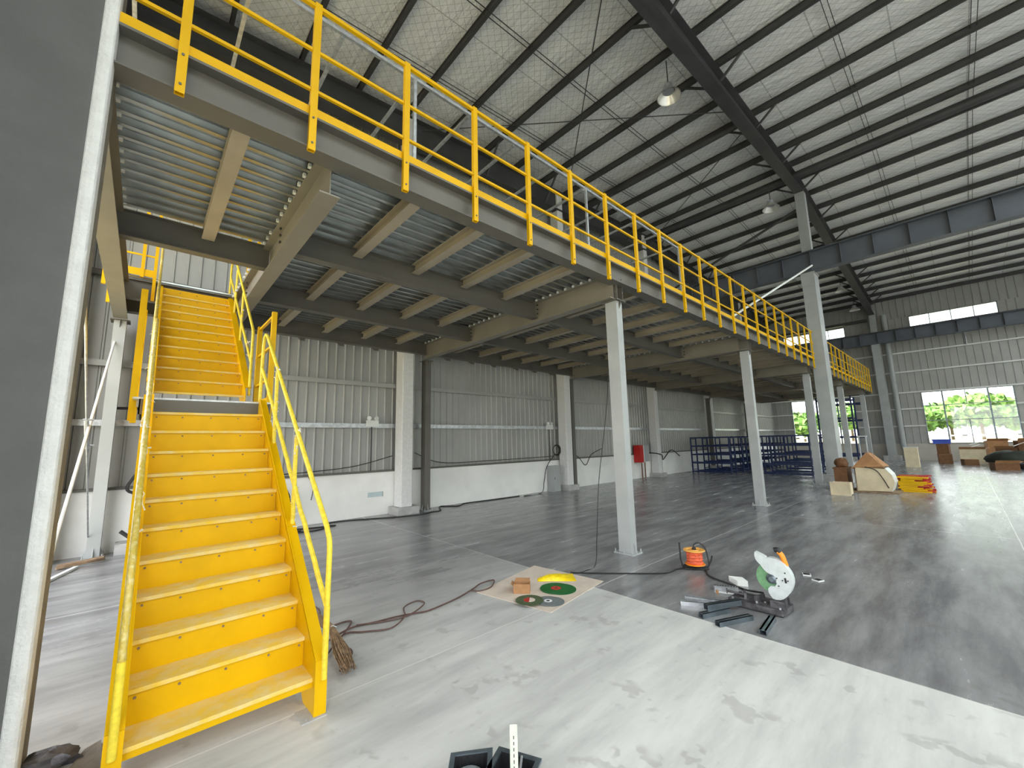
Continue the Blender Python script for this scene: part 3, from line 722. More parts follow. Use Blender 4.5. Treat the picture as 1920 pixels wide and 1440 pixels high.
t = thing('cabinet_panel', 'pale grey-white panel box standing alone on the floor before the far wall', 'box', (27.7, 1.86, 0))
MB().box(27.6, 28.2, 1.62, 2.1, 0, .93).build('panel_body', WOODL, t); MB().box(27.59, 28.21, 1.61, 2.11, .93, .95).build('panel_top', WHT, t)
t = thing('white_stand', 'narrow white stand leaning between far columns', 'stand', (24.5, 3.2, 0))
for y in (3.05, 3.3): MB().box(24.48, 24.52, y - .02, y + .02, 0, 1.5).build('leg', WHT, t)
MB().box(24.45, 24.55, 3.0, 3.35, 1.5, 1.56).build('top_bar', WHT, t)
# waste heap by the far wall
def carton(x, y, z, sx_, sy_, sz_, rot, label, m=CARD, open_=True, name='cardboard_box'):
    t = thing(name, label, 'box', (x, y, z), 'cardboard boxes heaped under the big window')
    hx, hy = sx_ / 2, sy_ / 2; w = .012
    MB().box(x - hx, x + hx, y - hy, y - hy + w, z, z + sz_).box(x - hx, x + hx, y + hy - w, y + hy, z, z + sz_).box(x - hx, x - hx + w, y - hy + w, y + hy - w, z, z + sz_).box(x + hx - w, x + hx, y - hy + w, y + hy - w, z, z + sz_).box(x - hx + w, x + hx - w, y - hy + w, y + hy - w, z, z + w).build('carton', m, t)
    if open_:
        f = MB().quad([(x - hx, y - hy, z + sz_), (x - hx, y + hy, z + sz_), (x - hx - .12, y + hy, z + sz_ + .12), (x - hx - .12, y - hy, z + sz_ + .12)]).quad([(x - hx, y - hy, z + sz_), (x + hx, y - hy, z + sz_), (x + hx, y - hy - .14, z + sz_ + .08), (x - hx, y - hy - .14, z + sz_ + .08)])
        f.build('flap', CARD, t)
    else: MB().box(x - hx, x + hx, y - hy, y + hy, z + sz_, z + sz_ + .01).build('lid', CARD, t)
    t.rotation_euler = (0, 0, rot); return t
carton(31.6, .85, 0, .6, .5, .5, .1, 'brown box at the bottom of the stack with the blue bin on top', CARD2, False)
carton(31.6, .85, .52, .55, .45, .5, -.1, 'brown box directly beneath the blue bin', CARD2, False)
t = thing('blue_bin', 'bright blue plastic bin on top of two brown boxes under the window', 'bin', (31.6, .9, 1.04)); MB().box(31.3, 31.9, .55, 1.2, 1.04, 1.22).box(31.27, 31.93, .52, 1.23, 1.22, 1.27).build('bin_body', LIDB, t)
carton(31.7, -.15, 0, .8, .9, .75, 0, 'wide pale box right of the blue bin stack', WOODL)
carton(32.4, -1.0, 0, .7, .7, 1.15, .15, 'tall open box in the middle of the heap')
carton(31.0, -1.25, 0, .6, .6, .8, -.2, 'dark-sided box right of the tall open box', CARD2)
carton(31.8, -1.9, 0, .6, .6, 1.15, .2, 'tall brown box behind the dark green tarp', CARD2)
carton(30.6, -2.2, 0, .6, .7, .95, -.1, 'brown box at the right edge behind the tarp', CARD)
carton(26.9, -.95, 0, .5, .7, .3, .3, 'low crumpled brown box in front of the dark green tarp', CARD2)
carton(30.4, .0, 0, .45, .5, .28, .3, 'small dark box on the floor before the wide pale box', CARD2, False)
tag(MB().blob((29.2, -1.35, .36), .75, 11, .18, 20, 10, (.8, 1.1, .5)).build('tarp_bundle', BAGD), 'dark green tarp bundle lying in front of the boxes', 'tarp')
tag(MB().blob((27.3, -1.75, .16), .5, 13, .15, 20, 10, (.6, 1.0, .32)).build('black_sheet', BLK), 'black plastic sheet on the floor at the right edge', 'sheet')
sc = [((31.6, -.2, .86), .5, 'pale scrap board lying on the wide pale box'), ((31.9, -.4, 1.05), .6, 'white strip leaning up against the tall open box'), ((31.2, -1.7, .98), .4, 'pale scrap lying near the tarp')]
for (x, y, z), L, lab in sc: tag(MB().bar((x, y + L / 2, z - .08), (x + .1, y - L / 2, z + .12), .12, .015).build('scrap_board', WHT), lab, 'board')

# ---------------------------------------------------------------- left wall fittings
for i, (x, z, lab) in enumerate(((4.0, 2.12, 'twin-head emergency light left of the first white wall column'), (10.15, 2.09, 'twin-head emergency light left of the second white wall column'))):
    t = thing('emergency_light', lab, 'light', (x, 9.35, z), 'twin head emergency lights on the left wall')
    MB().box(x - .14, x + .14, 9.32, 9.385, z - .075, z + .075).build('battery_case', WHT, t)
    for s in (-1, 1): MB().lathe((x + s * .085, 9.34, z + .12), [(.001, -.03), (.04, -.03), (.05, .03), (.001, .035)], 14, (s * .3, -.9, .1)).build('lamp_head', WHT, t); 
    MB().box(x - .012, x + .012, 9.375, 9.39, 1.02, z - .075).build('conduit', DARK, t)
t = thing('wall_notice', 'pale blue notice sheet on the white parapet wall', 'notice', (4.12, 9.385, .46)); MB().box(3.95, 4.31, 9.382, 9.389, .42, .53).build('notice_sheet', PAPER, t); MB().box(4.305, 4.315, 9.380, 9.389, .41, .53).build('frame_edge', STEEL, t)
t = thing('hose_cabinet', 'red and grey fire hose box on the wall behind the first mezzanine column', 'cabinet', (15.6, 9.3, .65))
MB().box(15.3, 15.62, 9.1, 9.38, .67, 1.38).build('red_box', RED, t); MB().box(15.63, 16.1, 9.12, 9.38, .69, 1.36).build('grey_box', COLM, t)
MB().box(15.60, 15.64, 9.09, 9.38, .65, 1.38).build('divider', WHT, t)
MB().cyl((15.75, 9.3, 0), (15.75, 9.3, .69), .025, 6).cyl((16.0, 9.3, 0), (16.0, 9.3, .69), .025, 6).build('riser_pipe', CARD2, t)
t = thing('floor_cabinet', 'small grey metal cabinet standing against the wall by the second white column', 'cabinet', (10.2, 9.2, 0))
MB().box(9.98, 10.32, 9.1, 9.36, 0, .82).build('cabinet_body', COLM, t); MB().box(10.0, 10.30, 9.092, 9.10, .02, .80).build('door', COLM, t); MB().box(10.03, 10.05, 9.085, 9.092, .38, .46).build('handle', DARK, t)
t = thing('coiled_cable', 'black cable coil hanging on the wall above the grey cabinet', 'cable', (10.35, 9.3, 1.3))
m = MB()
for k in range(5): m.tube([(10.38 + .16 * math.cos(a * .4) * (1 + k * .06), 9.30 - k * .008, 1.32 + .15 * math.sin(a * .4) * (1 + k * .05)) for a in range(17)], .011, 6)
m.build('coil', CABLE, t); MB().tube(spline([(10.3, 9.3, 1.18), (9.9, 9.3, .8), (9.75, 9.3, .35), (9.4, 9.1, .02), (8.6, 9.05, .015)]), .012, 6).build('cable_tail', CABLE, t)
def cable(pts, r, label, m=CABLE, cat='cable', name='floor_cable', k=6): return tag(MB().tube(spline(pts, k), r, 6).build(name, m), label, cat)
F = .012
cable([(8.5, 9.15, F), (7.6, 9.18, F), (6.6, 9.25, F), (6.2, 9.0, F + .0), (5.85, 9.3, F), (5.5, 8.75, F), (5.25, 8.72, F), (4.9, 8.6, F), (4.3, 8.75, F), (3.6, 9.1, F), (3.1, 9.2, F), (2.9, 8.95, F), (3.05, 8.8, F), (2.6, 8.9, F), (2.2, 9.1, F)], .014, 'black cable running along the floor at the foot of the left wall')
cable([(1.4, 9.33, 1.05), (2.6, 9.33, 1.08), (3.6, 9.33, 1.15), (4.5, 9.31, 1.35)], .010, 'thin black wire sagging on the wall sheeting left of the first white column', name='wall_wire')
cable([(5.1, 9.32, 1.40), (5.9, 9.32, 1.12), (7.5, 9.32, 1.10), (10.2, 9.33, 1.12)], .010, 'thin black wire along the sill between the first two white columns', name='wall_wire')
cable([(10.5, 9.3, 1.25), (11.2, 9.1, 1.1), (11.8, 9.2, .75), (12.3, 9.3, 1.1), (13.0, 9.33, 1.3)], .014, 'black wire looping past the second white column', name='wall_wire')
cable([(16.1, 9.2, 1.05), (16.7, 8.9, .95), (17.4, 9.2, .7), (18.2, 9.2, 1.1), (19.0, 9.2, .8)], .022, 'thick black cables from the hose box toward the racks', name='wall_wire')
m = MB()
for k in range(8):
    r = .12 + .02 * k; cx, cy = 2.0 + rnd.uniform(-.08, .08), 9.15; m.tube([(cx + r * math.cos(a * .42), cy + .05 * math.sin(a + k), .42 + r * 1.5 * math.sin(a * .42) + k * .01) for a in range(16)], .010, 6)
t = thing('cable_tangle', 'tangle of black cables hanging on the parapet behind the handrail', 'cable', (2.0, 9.2, .1)); m.build('loops', CABLE, t)
MB().tube(spline([(2.0, 9.1, .2), (2.1, 8.95, F), (2.4, 8.8, F), (2.2, 8.7, F), (2.6, 8.6, F), (2.9, 8.75, F)]), .012, 6).build('tail', CABLE, t)
cable([(2.65, 9.36, .98), (2.75, 9.36, .75), (2.72, 9.35, .5)], .008, 'short black plug lead hanging on the parapet behind the handrail', name='plug_lead')
cable([(-.35, 9.2, 2.3), (.1, 9.3, 2.25), (.3, 9.3, 1.75), (-.05, 9.2, 1.2), (-.1, 9.2, .95), (.35, 9.25, .85)], .022, 'thick black cable looping on the wall left of the staircase', name='wall_wire')
cable([(-.15, 9.1, .35), (.1, 9.0, .15), (.4, 8.95, .05), (.8, 9.0, .02)], .03, 'thick black hose at the wall foot left of the staircase', name='hose')
cable([(5.62, 3.72, 3.6), (5.5, 3.8, 2.2), (5.35, 3.92, 1.0), (5.0, 3.75, .25), (4.5, 3.42, F), (4.2, 3.35, F), (4.08, 3.36, F)], .006, 'thin wire hanging from the mezzanine down to the floor beside the first column', name='hanging_wire')
cable([(4.02, 3.44, F), (4.1, 3.32, F), (4.55, 2.82, F), (4.8, 2.60, F), (5.0, 2.58, F), (5.15, 2.52, F)], .009, 'black cable from the hardboard sheet to the orange cable reel')
cable([(5.24, 2.32, F), (5.02, 2.18, F), (4.9, 1.9, F), (4.84, 1.75, F), (4.70, 1.62, .06), (4.6, 1.5, .1)], .009, 'black cable from the cable reel to the chop saw')
cable([(1.1, 3.62, F), (1.25, 3.72, F), (1.5, 3.84, F), (1.7, 3.80, F), (1.9, 3.77, F), (2.05, 3.72, F), (2.2, 3.68, F), (2.55, 3.74, F), (2.85, 3.85, F), (3.0, 3.92, F), (3.15, 3.90, .02), (3.14, 3.84, .02), (3.0, 3.74, F), (2.85, 3.74, F), (2.8, 3.82, F)], .008, 'brown cable snaking from the broom to the hardboard sheet', CABLEB, k=8)
cable([(1.15, 3.45, F), (1.4, 3.75, F), (1.55, 3.68, F), (1.75, 3.58, F), (1.95, 3.72, F), (2.05, 3.92, F), (2.22, 3.98, F), (2.24, 3.86, F), (2.0, 3.72, F), (1.8, 3.74, F), (1.55, 3.86, F)], .007, 'second brown cable twisting into a long loop beside the first', CABLEB, k=8)
cable([(1.2, 3.75, F), (1.38, 3.98, F), (1.55, 3.98, F), (1.42, 3.78, F), (1.28, 3.6, F), (1.35, 3.45, F), (1.28, 3.3, F), (1.18, 3.2, F)], .008, 'dark brown cable end curling around the broom', CABLEB, k=8)
cable([(1.14, 3.9, F), (1.35, 4.25, F), (1.42, 4.5, F), (1.38, 4.8, F)], .008, 'dark cable piece behind the right stair stringer', CABLEB)

# ---------------------------------------------------------------- things on the floor
MBs = MB().prism([(2.814, 3.748), (2.991, 2.821), (4.05, 2.981), (3.924, 3.97)], .001, .007, 'z')
tag(MBs.build('hardboard_sheet', SHEET), 'square pale brown hardboard sheet lying on the floor by the first column', 'board')
def gdisc(x, y, z, r, m, lm, lab, grp, half=None, tilt=0):
    t = thing('cutting_disc', lab, 'disc', (x, y, z), grp)
    MB().disc((x, y, z), r, .004, 40, .012).build('disc_body', m, t)
    l = MB()
    if half is None: l.disc((x, y, z + .0042), r * .33, .0008, 28, .014)
    else:
        a0 = half
        for s0, mm in ((0, lm), (1, WHT)):
            q = MB(); n = 12; pts = [(x + math.cos(a0 + math.pi * (s0 + k / n)) * r * .42, y + math.sin(a0 + math.pi * (s0 + k / n)) * r * .42) for k in range(n + 1)]
            q.prism(pts, z + .0042, z + .005, 'z').build('label_half', mm if s0 == 0 else SHEET, t)
        return t
    l.build('label', lm, t); return t
G = 'abrasive cutting discs on the hardboard sheet'
gdisc(3.51, 3.155, .008, .170, GREEN, GREEN, 'lower big green disc half covered by the other green disc', G)
gdisc(3.48, 3.195, .0135, .172, GREEN, REDD, 'upper big green disc with the red centre label beside the yellow bag', G)
gdisc(3.02, 3.14, .0245, .140, OLIVE, REDD, 'dark green disc with half red, half beige label before the cardboard box', G, half=.7)
gdisc(3.185, 2.985, .008, .126, GREYD, GREYD, 'plain grey disc lowest at the sheet edge', G)
t = gdisc(3.155, 3.01, .0145, .126, GREYD, WHT, 'grey disc with the white centre label', G)
MB().disc((3.155, 3.01, .0195), .018, .0006, 12).build('arbor_hole', BLK, t)
t = thing('cardboard_box', 'small open brown cardboard box standing on the hardboard sheet', 'box', (3.17, 3.39, .008))
B0 = Vector((3.165, 3.40, 0)); ang = -.85
u = Vector((math.cos(ang), math.sin(ang), 0)); v = Vector((-u.y, u.x, 0)); m = MB()
for s in (-1, 1): m.obox(B0 + u * .085 * s + Vector((0, 0, .056)), u * .002, v * .06, (0, 0, .048)); m.obox(B0 + v * .06 * s + Vector((0, 0, .056)), u * .083, v * .002, (0, 0, .048))
m.obox(B0 + Vector((0, 0, .012)), u * .083, v * .058, (0, 0, .002)).build('carton', CARD, t)
MB().obox(B0 + v * .09 + Vector((0, 0, .108)), u * .08, v * .03 + Vector((0, 0, .004)), Vector((0, 0, .002))).obox(B0 - u * .1 + Vector((0, 0, .092)), u * .015 + Vector((0, 0, -.012)), v * .06, (0, .001, .002)).build('flap', CARD, t)
m = MB(); nx, ny = 14, 8; rnd = random.Random(9)
o0, ux, uy = Vector((3.51, 3.50, 0)), Vector((.32, -.31, 0)), Vector((.14, .17, 0)); i0 = 0
for j in range(ny + 1):
    for i in range(nx + 1):
        a, b = i / nx, j / ny; h = .012 + .055 * math.sin(math.pi * min(1, a * 1.05)) * math.sin(math.pi * b) ** .5 * (1 - .5 * a) + rnd.uniform(0, .012)
        if i in (0, nx) or j in (0, ny): h = .011
        p = o0 + ux * a + uy * b * (.45 + .8 * a); m.v.append((p.x, p.y, h))
for j in range(ny):
    for i in range(nx): k = j * (nx + 1) + i; m.f.append((k, k + 1, k + nx + 2, k + nx + 1))
n0 = len(m.v); m.v += [(x, y, .009) for x, y, z in m.v]; 
for j in range(ny):
    for i in range(nx): k = n0 + j * (nx + 1) + i; m.f.append((k, k + nx + 1, k + nx + 2, k + 1))
bo = [i for i in range(nx + 1)] + [j * (nx + 1) + nx for j in range(1, ny + 1)] + [ny * (nx + 1) + i for i in range(nx - 1, -1, -1)] + [j * (nx + 1) for j in range(ny - 1, 0, -1)]
for k in range(len(bo)): a, b = bo[k], bo[(k + 1) % len(bo)]; m.f.append((b, a, a + n0, b + n0))
m.smooth = True
tag(m.build('plastic_bag', YBAG), 'crumpled bright yellow plastic bag lying behind the big green discs', 'bag')

# cable reel
t = thing('cable_reel', 'orange cable reel in a black tubular stand', 'reel', (5.22, 2.44, 0))
c = Vector((5.22, 2.44, 0)); ax = Vector((0, 0, 1))
MB().lathe(c + Vector((0, 0, .055)), [(.03, 0), (.115, 0), (.12, .006), (.115, .012), (.03, .012)], 32).build('lower_flange', ORANGE, t)
MB().lathe(c + Vector((0, 0, .215)), [(.03, 0), (.12, 0), (.128, .008), (.12, .016), (.09, .016), (.085, .006), (.05, .006), (.045, .016), (.03, .016)], 32).build('upper_flange', REELM, t)
m = MB()
for k in range(13): m.tube([(c.x + (.085 + .006 * math.sin(k * 2)) * math.cos(a * .4 + k), c.y + (.085 + .006 * math.sin(k * 2)) * math.sin(a * .4 + k), .074 + k * .0112 + .003 * math.sin(a)) for a in range(17)], .0075, 6)
m.lathe(c + Vector((0, 0, .068)), [(.07, 0), (.07, .148)], 24).build('cable_winding', ORC, t)
sd = Vector((.62, -.78, 0)).normalized()
pl = lambda s, z, f=0: tuple(c + sd * s + Vector((0, 0, z)) + Vector((-.78, -.62, 0)) * f)
MB().tube([pl(-.17, .31), pl(-.168, .12), pl(-.15, .04), pl(-.12, .015), pl(.1, .015), pl(.15, .03), pl(.19, .10), pl(.205, .16)], .010, 8).tube([pl(-.14, .02, .07), pl(.14, .02, .07)], .008, 8).tube([pl(-.12, .02, -.08), pl(.14, .02, -.08)], .008, 8).tube([pl(0, .015), pl(0, .26)], .012, 8).build('stand', BLK, t)
MB().tube(spline([pl(0, .225, .03), pl(.0, .285), pl(.06, .31), pl(.13, .25), pl(.15, .1, .03), pl(.13, .012, .05)]), .008, 6).build('lead', CABLE, t)
MB().tube([pl(0, .22), pl(0, .255)], .022, 10).build('plug', BLK, t)

# chop saw, blade raised
t = thing('chop_saw', 'light grey chop saw with raised green cutting disc and orange handle', 'saw', (4.46, 1.5, 0))
X_ = 4.47
guard = [(1.487, .513), (1.445, .498), (1.407, .482), (1.400, .470), (1.375, .482), (1.341, .483), (1.310, .478), (1.284, .466), (1.255, .446), (1.233, .418), (1.212, .388), (1.198, .356), (1.193, .32), (1.194, .288), (1.204, .25), (1.219, .215), (1.238, .185), (1.259, .159), (1.285, .136), (1.312, .123), (1.345, .117), (1.369, .122), (1.388, .145), (1.401, .171), (1.402, .20), (1.381, .228), (1.341, .235), (1.325, .262), (1.335, .30), (1.36, .33), (1.399, .345), (1.425, .372), (1.445, .402), (1.470, .425), (1.486, .450), (1.492, .48)]
MB().prism(guard, X_ - .035, X_ + .03, 'x').build('blade_guard', SAWG, t)
MB().prism([(1.36 + .02 * math.cos(a), .17 + 0 * a) for a in ()] or [(1.262, .324), (1.246, .328), (1.241, .284), (1.257, .280)], X_ - .0365, X_ - .035, 'x').build('guard_slot', BLK, t)
cb = (X_ - .002, 1.365, .295)
MB().lathe(cb, [(.012, 0), (.135, 0), (.135, .004), (.012, .004)], 48, (-1, 0, 0)).build('cutting_disc', PALEG, t)
MB().lathe((X_ - .01, 1.365, .295), [(.001, .04), (.022, .04), (.03, .03), (.045, .022), (.045, 0)], 24, (-1, 0, 0)).build('arbor_flange', GALVD, t)
b = MB()
for y, z in ((1.31, .245), (1.32, .31), (1.275, .30), (1.232, .305), (1.25, .37)): b.cyl((X_ - .034, y, z), (X_ - .042, y, z), .006, 8)
b.build('guard_screw', DARK, t)
MB().tube(spline([(X_ + .02, 1.248, .42), (X_ + .02, 1.262, .47), (X_ + .02, 1.275, .51), (X_ + .02, 1.30, .54)]), .022, 12).build('handle', ORANGE, t)
MB().tube(spline([(X_ + .02, 1.285, .532), (X_ + .02, 1.305, .553), (X_ + .02, 1.332, .548)]), .023, 12).build('handle_tip', BLK, t)
MB().tube([(X_ + .05, 1.30, .3), (X_ + .22, 1.30, .3)], .065, 16).box(X_ + .02, X_ + .1, 1.26, 1.34, .15, .42).build('motor', DARK, t)
MB().prism([(1.28, .05), (1.36, .05), (1.34, .14), (1.33, .24), (1.28, .24)], X_ - .01, X_ + .06, 'x').cyl((X_ - .07, 1.33, .10), (X_ + .12, 1.33, .10), .014, 10).build('pivot_arm', DARK, t)
MB().box(X_ - .09, X_ - .07, 1.27, 1.38, .04, .12).box(X_ + .08, X_ + .1, 1.27, 1.38, .04, .12).build('pivot_bracket', SAWB, t)
MB().prism(ring([(4.35, 1.27), (4.60, 1.25), (4.62, 1.72), (4.34, 1.74)], .03), .012, .062, 'z').box(4.42, 4.50, 1.42, 1.66, .062, .07).build('base', SAWB, t)
MB().obox((4.46, 1.49, .09), (.06, -.02, 0), (.003, .01, 0), (0, 0, .028)).build('fence', SAWB, t)
v_ = MB().obox((4.47, 1.62, .09), (.05, .02, 0), (-.004, .01, 0), (0, 0, .028)); v_.cyl((4.47, 1.62, .085), (4.50, 1.80, .075), .011, 8).cyl((4.50, 1.80, .05), (4.50, 1.80, .10), .006, 6).build('clamp_vise', SAWB, t)
b = MB()
for x, y in ((4.37, 1.70), (4.37, 1.30), (4.40, 1.50), (4.58, 1.68), (4.44, 1.44), (4.47, 1.40)): b.cyl((x, y, .062), (x, y, .078), .010, 8)
b.build('base_bolt', GALV, t)
MB().box(4.36, 4.40, 1.28, 1.31, 0, .012).box(4.56, 4.60, 1.28, 1.31, 0, .012).box(4.36, 4.40, 1.68, 1.72, 0, .012).box(4.56, 4.60, 1.68, 1.72, 0, .012).build('rubber_foot', BLK, t)

# channel offcuts: open C sections
def offcut(p, q, w, h, m, lab, z=0, th=.003, roll=0, name='channel_offcut'):
    p, q = Vector((*p, z)), Vector((*q, z)); d = (q - p).normalized(); sd = d.cross(Vector((0, 0, 1))); up = Vector((0, 0, 1)); c = (p + q) / 2; L = (q - p).length / 2 * d
    mb = MB()
    mb.obox(c + up * th / 2, sd * w / 2, up * th / 2, L).obox(c + sd * (w / 2) + up * h / 2, sd * th / 2, up * h / 2, L).obox(c - sd * (w / 2) + up * h / 2, sd * th / 2, up * h / 2, L)
    mb.obox(c + sd * (w / 2 - .006) + up * h, sd * .008, up * th / 2, L).obox(c - sd * (w / 2 - .006) + up * h, sd * .008, up * th / 2, L)
    if roll: mb.obox(c + up * h, sd * w / 2, up * th / 2, L)
    return tag(mb.build(name, m), lab, 'channel', 'galvanised channel offcuts before the chop saw')
offcut((4.15, 2.07), (4.27, 1.74), .05, .05, GALV, 'rear bright channel offcut of the left pair', .0)
offcut((4.03, 2.06), (4.20, 1.76), .05, .035, GALV, 'front bright channel offcut of the left pair')
offcut((3.97, 1.79), (4.31, 1.62), .05, .045, GALVD, 'dark channel offcut lying on top of the front pile', .04, roll=1)
offcut((3.86, 1.79), (4.16, 1.67), .05, .038, GALVD, 'dark channel offcut at the bottom left of the front pile', roll=1)
offcut((3.79, 1.62), (4.14, 1.47), .05, .038, GALVD, 'dark channel offcut nearest the camera in the front pile', roll=1)
offcut((3.88, 1.30), (4.24, 1.33), .05, .038, GALVD, 'single dark channel offcut pointing out from under the chop saw', roll=1)
t = thing('slotted_channel', 'short slotted galvanised channel behind the saw vise', 'channel', (4.75, 1.92, 0))
MB().obox((4.73, 1.90, .02), (.02, .012, 0), (-.055, .10, 0), (0, 0, .02)).build('channel_body', GALV, t)
b = MB()
for k in range(9): b.obox(Vector((4.73, 1.90, .0405)) + Vector((-.055, .10, 0)) * (k - 4) * .23, (.012, .007, 0), (-.003, .005, 0), (0, 0, .0006))
b.build('slot', BLK, t)
t = thing('hammer', 'small hammer lying left of the chop saw vise', 'hammer', (4.6, 1.85, 0))
MB().cyl((4.62, 1.78, .014), (4.565, 1.93, .014), .007, 8).build('hammer_handle', WHT, t); MB().cyl((4.545, 1.915, .016), (4.59, 1.935, .016), .014, 10).build('hammer_head', CARD, t)
t = tag(MB().prism(ring([(5.045, 1.99), (5.10, 1.86), (4.99, 1.765), (4.94, 1.86)], .012), .0, .055, 'z').build('brick', WHITE), 'pale grey-white block on the floor behind the chop saw', 'brick')
for (x, y), a, lab in (((5.86, 1.43), .3, 'left of two small dark tiles on the floor right of the saw'), ((5.72, 1.295), -.4, 'right of two small dark tiles on the floor right of the saw')):
    u = Vector((math.cos(a), math.sin(a), 0)); v = Vector((-u.y, u.x, 0))
    t = thing('small_tile', lab, 'tile', (x, y, 0)); MB().obox((x, y, .006), u * .045, v * .04, (0, 0, .006)).build('tile_body', WHT, t); MB().obox((x, y, .0125), u * .038, v * .033, (0, 0, .0006)).build('dark_face', BLK, t)

# broom behind the stair foot
t = thing('broom', 'brown straw broom leaning behind the foot of the right stair stringer', 'broom', (1.19, 3.10, 0))
P0, P1, P2, P3 = Vector((1.205, 3.10, .03)), Vector((1.245, 3.58, .15)), Vector((1.14, 3.76, .25)), Vector((1.03, 4.15, .42))
m = MB(); rnd = random.Random(5)
for k in range(90):
    a = rnd.uniform(0, 6.28); r = rnd.random() ** .5
    tip = P0 + Vector((math.cos(a) * .045 * r, rnd.uniform(-.02, .06), abs(math.sin(a)) * .05 * r)); mid = P0.lerp(P1, .45) + Vector((math.cos(a) * .06 * r, 0, math.sin(a) * .04 * r)); top = P1 + Vector((math.cos(a) * .02, 0, math.sin(a) * .02))
    m.tube([top, mid, tip], .004, 4, r2=.0022)
m.build('bristles', BROOM, t)
MB().tube([P1, P1.lerp(P2, .5), P2], .032, 10).build('binding', WOOD, t); MB().tube([P2, P3], .014, 8).build('broom_handle', WOOD, t)
MB().tube([P1 + Vector((-.03, 0, .02)), P1 + Vector((0, -.01, .035)), P1 + Vector((.035, 0, .01))], .004, 5).build('tie', WHT, t)

# open tool case at the bottom edge
t = thing('tool_case', 'open black plastic tool case at the bottom edge of the view', 'case', (1.3, 1.6, 0))
def tray(name, A, B, back, z0, z1):
    A, B, back = Vector((*A, 0)), Vector((*B, 0)), Vector((*back, 0)); u = (B - A); L = u.length; u.normalize(); w = back.length; v = back.normalized()
    c = (A + B) / 2 + back / 2; h = (z1 - z0) / 2; zc = Vector((0, 0, (z0 + z1) / 2)); m = MB()
    for s in (-1, 1): m.obox(c + u * s * (L / 2 - .006) + zc, u * .006, v * w / 2, (0, 0, h)); m.obox(c + v * s * (w / 2 - .006) + zc, u * (L / 2 - .012), v * .006, (0, 0, h))
    m.obox(c + Vector((0, 0, z0 + .006)), u * (L / 2 - .012), v * (w / 2 - .012), (0, 0, .006))
    o = m.build(name, BLK, t); r = MB()
    for s in (-1, 1): r.obox(c + u * s * (L / 2) + Vector((0, 0, z1)), u * .012, v * (w / 2 + .01), (0, 0, .006)); r.obox(c + v * s * (w / 2) + Vector((0, 0, z1)), u * (L / 2 - .012), v * .010, (0, 0, .006))
    r.build('rim', GALVD, o); q = MB()
    for k in range(1, 5): q.obox(c - v * (w / 2 - .014) + u * (k / 5 - .5) * L + zc, u * .004, v * .006, (0, 0, h * .9))
    q.build('rib', BLK, o); return c
c1 = tray('case_base', (1.425, 1.715), (1.51, 1.535), (-.27, -.13), .0, .11)
c2 = tray('case_lid', (1.235, 1.845), (1.385, 1.745), (-.19, -.22), .0, .11)
tag(MB().blob((1.30, 1.58, .07), .045, 4, .25, 12, 8, (1, 1, .7)).build('cloth', FILM), 'crumpled pale cloth inside the black tool case base', 'cloth')
tag(MB().disc((1.24, 1.72, .06), .07, .02, 24).build('disc_pack', GREYD), 'grey disc lying in the black tool case lid', 'disc')
tag(MB().cyl((1.40, 1.55, .1), (1.46, 1.60, .12), .006, 8).build('drill_bit', GALV), 'bright metal drill bit in the tool case base', 'bit')
P, Q = Vector((1.315, 1.49, .10)), Vector((1.372, 1.555, .315)); d = (Q - P).normalized(); sd = Vector((.74, -.67, 0)); up = d.cross(sd); m = MB()
t = thing('slotted_strip', 'slotted metal strip standing up out of the tool case', 'strip', tuple(P)); STRIPM = mat('dull galvanised strip', srgb(182, 188, 174), .5, .2, .06, 20)
MB().obox((P + Q) / 2, sd * .017, up * .001, (Q - P) / 2).obox((P + Q) / 2 + sd * .017 + up * .008, sd * .001, up * .009, (Q - P) / 2).obox((P + Q) / 2 - sd * .017 + up * .008, sd * .001, up * .009, (Q - P) / 2).build('strip_body', STRIPM, t)
b = MB()
for k in range(9): b.obox(P.lerp(Q, .08 + k * .09) - up * .0015 * (1 if up.dot(P - Vector((0, 0, 1.6))) > 0 else -1), sd * .002, up * .0006, d * .006)
b.build('slot', BLK, t)
tag(MB().blob((1.60, 1.40, .02), .035, 8, .1, 12, 8, (1, 1, .5)).build('white_scrap', WHT), 'small white lump on the floor right of the tool case', 'scrap')
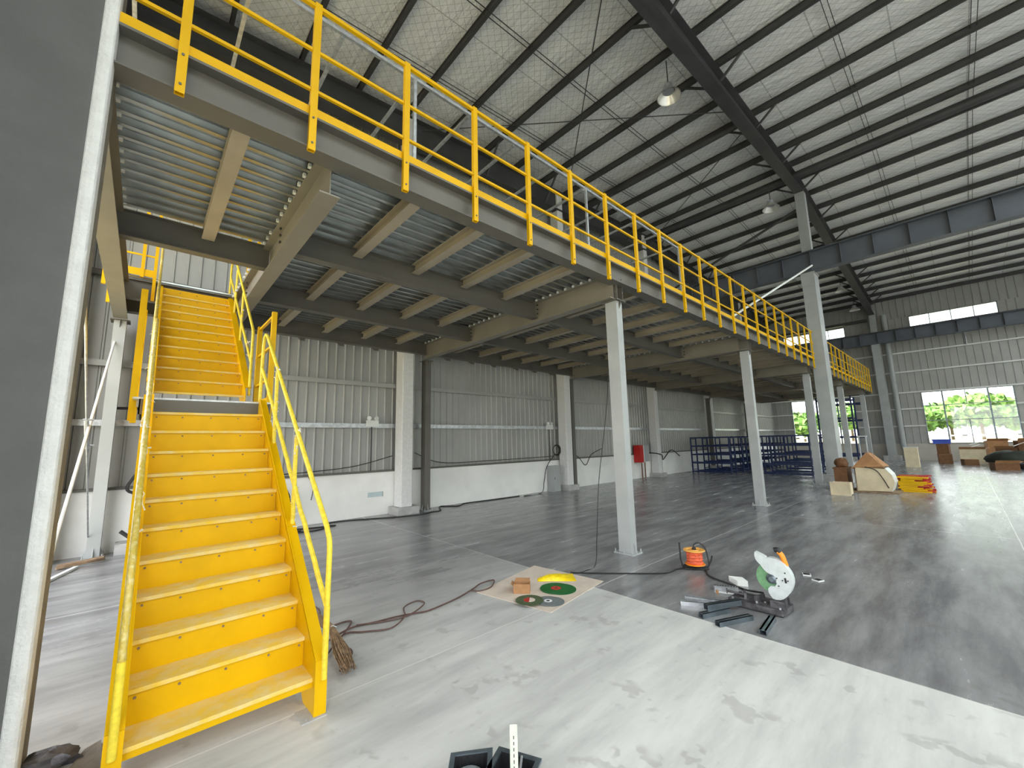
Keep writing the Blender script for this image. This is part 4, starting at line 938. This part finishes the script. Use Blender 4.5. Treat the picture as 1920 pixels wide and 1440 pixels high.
# debris at the column foot and the left back
tag(MB().blob((-.235, 3.36, .03), .11, 21, .35, 14, 9, (1.1, .9, .45)).build('rubble', SAWB), 'dark crumbled rubble at the foot of the big left column', 'rubble')
tag(MB().prism([(-.16, 3.2), (-.02, 3.12), (-.04, 3.42), (-.10, 3.38)], .0, .018, 'z').build('stone_flake', TANC), 'pale broken flake on the floor beside the rubble', 'flake')
m = MB()
for k in range(5): m.bar((-.75, 8.6 + k * .04, .02 + .02 * (k % 2)), (-.28, 8.75 - k * .03, .03 + .015 * k), .05, .02)
tag(m.build('wood_strips', WOOD), 'pile of brown wood strips at the foot of the left grey column', 'wood')
tag(MB().bar((-.9, 7.4, .02), (-.55, 8.5, .02), .05, .03).build('pale_batten', WHT), 'pale batten on the floor leading to the wood strips', 'batten')
tag(MB().box(-.2, .25, 9.05, 9.38, 0, .16).build('kerb_block', CONC), 'low concrete block at the wall foot left of the staircase', 'block')

# ================================================================ outside the far windows
def tree(x, y, h, r, lab, seed):
    t = thing('tree', lab, 'tree', (x, y, -.25), 'trees outside the far windows'); rnd = random.Random(seed)
    MB().tube([(x, y, -.25), (x + .1, y, h * .4), (x, y + .2, h * .7)], .16, 8, r2=.07).build('trunk', BARK, t)
    m = MB()
    for k in range(420):
        th, ph = rnd.uniform(0, 6.28), rnd.uniform(-1, 1); rr = r * (.55 + .5 * rnd.random()); q = math.sqrt(1 - ph * ph)
        c = Vector((x + rr * q * math.cos(th), y + rr * q * math.sin(th), h * .62 + rr * ph * .62))
        a = Vector((rnd.uniform(-1, 1), rnd.uniform(-1, 1), rnd.uniform(-1, 1))).normalized() * .42; b = a.orthogonal().normalized() * .34
        m.quad([c - a, c - b, c + a, c + b]); m.quad([c + a.cross(b) * 1.6 + a, c + b, c - a, c - b])
    m.blob((x, y, h * .62), r * .8, seed, .2, 14, 10, (1, 1, .62))
    m.smooth = False
    m.build('crown', LEAF, t)
TL = ['tree seen at the left edge of the big window', 'tree in the left half of the big window', 'tree in the middle of the big window', 'tree in the right half of the big window', 'tree at the right edge of the big window', 'tree behind the right part of the far left window', 'tree behind the left part of the far left window', 'tree beyond the right frame edge of the big window']
for i, (x, y) in enumerate(((62, 3.5), (66, .9), (60, -1.2), (64, -4.0), (61, -6.6), (63, 9), (64, 14), (66, -9.5))): tree(x, y, 5.2 + (i * 7 % 3) * .5, 2.3, TL[i], i)
t = thing('boundary_fence', 'pale boundary wall with posts outside behind the big window', 'fence', (52, 0, -.25))
MB().box(52, 52.2, -30, 40, -.25, 1.0).build('wall_panel', CREAM, t); MB().box(51.95, 52.25, -30, 40, 1.3, 1.42).build('top_rail', CREAM, t)
for k in range(-10, 14): MB().box(51.95, 52.25, k * 3 - .15, k * 3 + .15, -.25, 1.5).build('fence_post', CREAM, t)
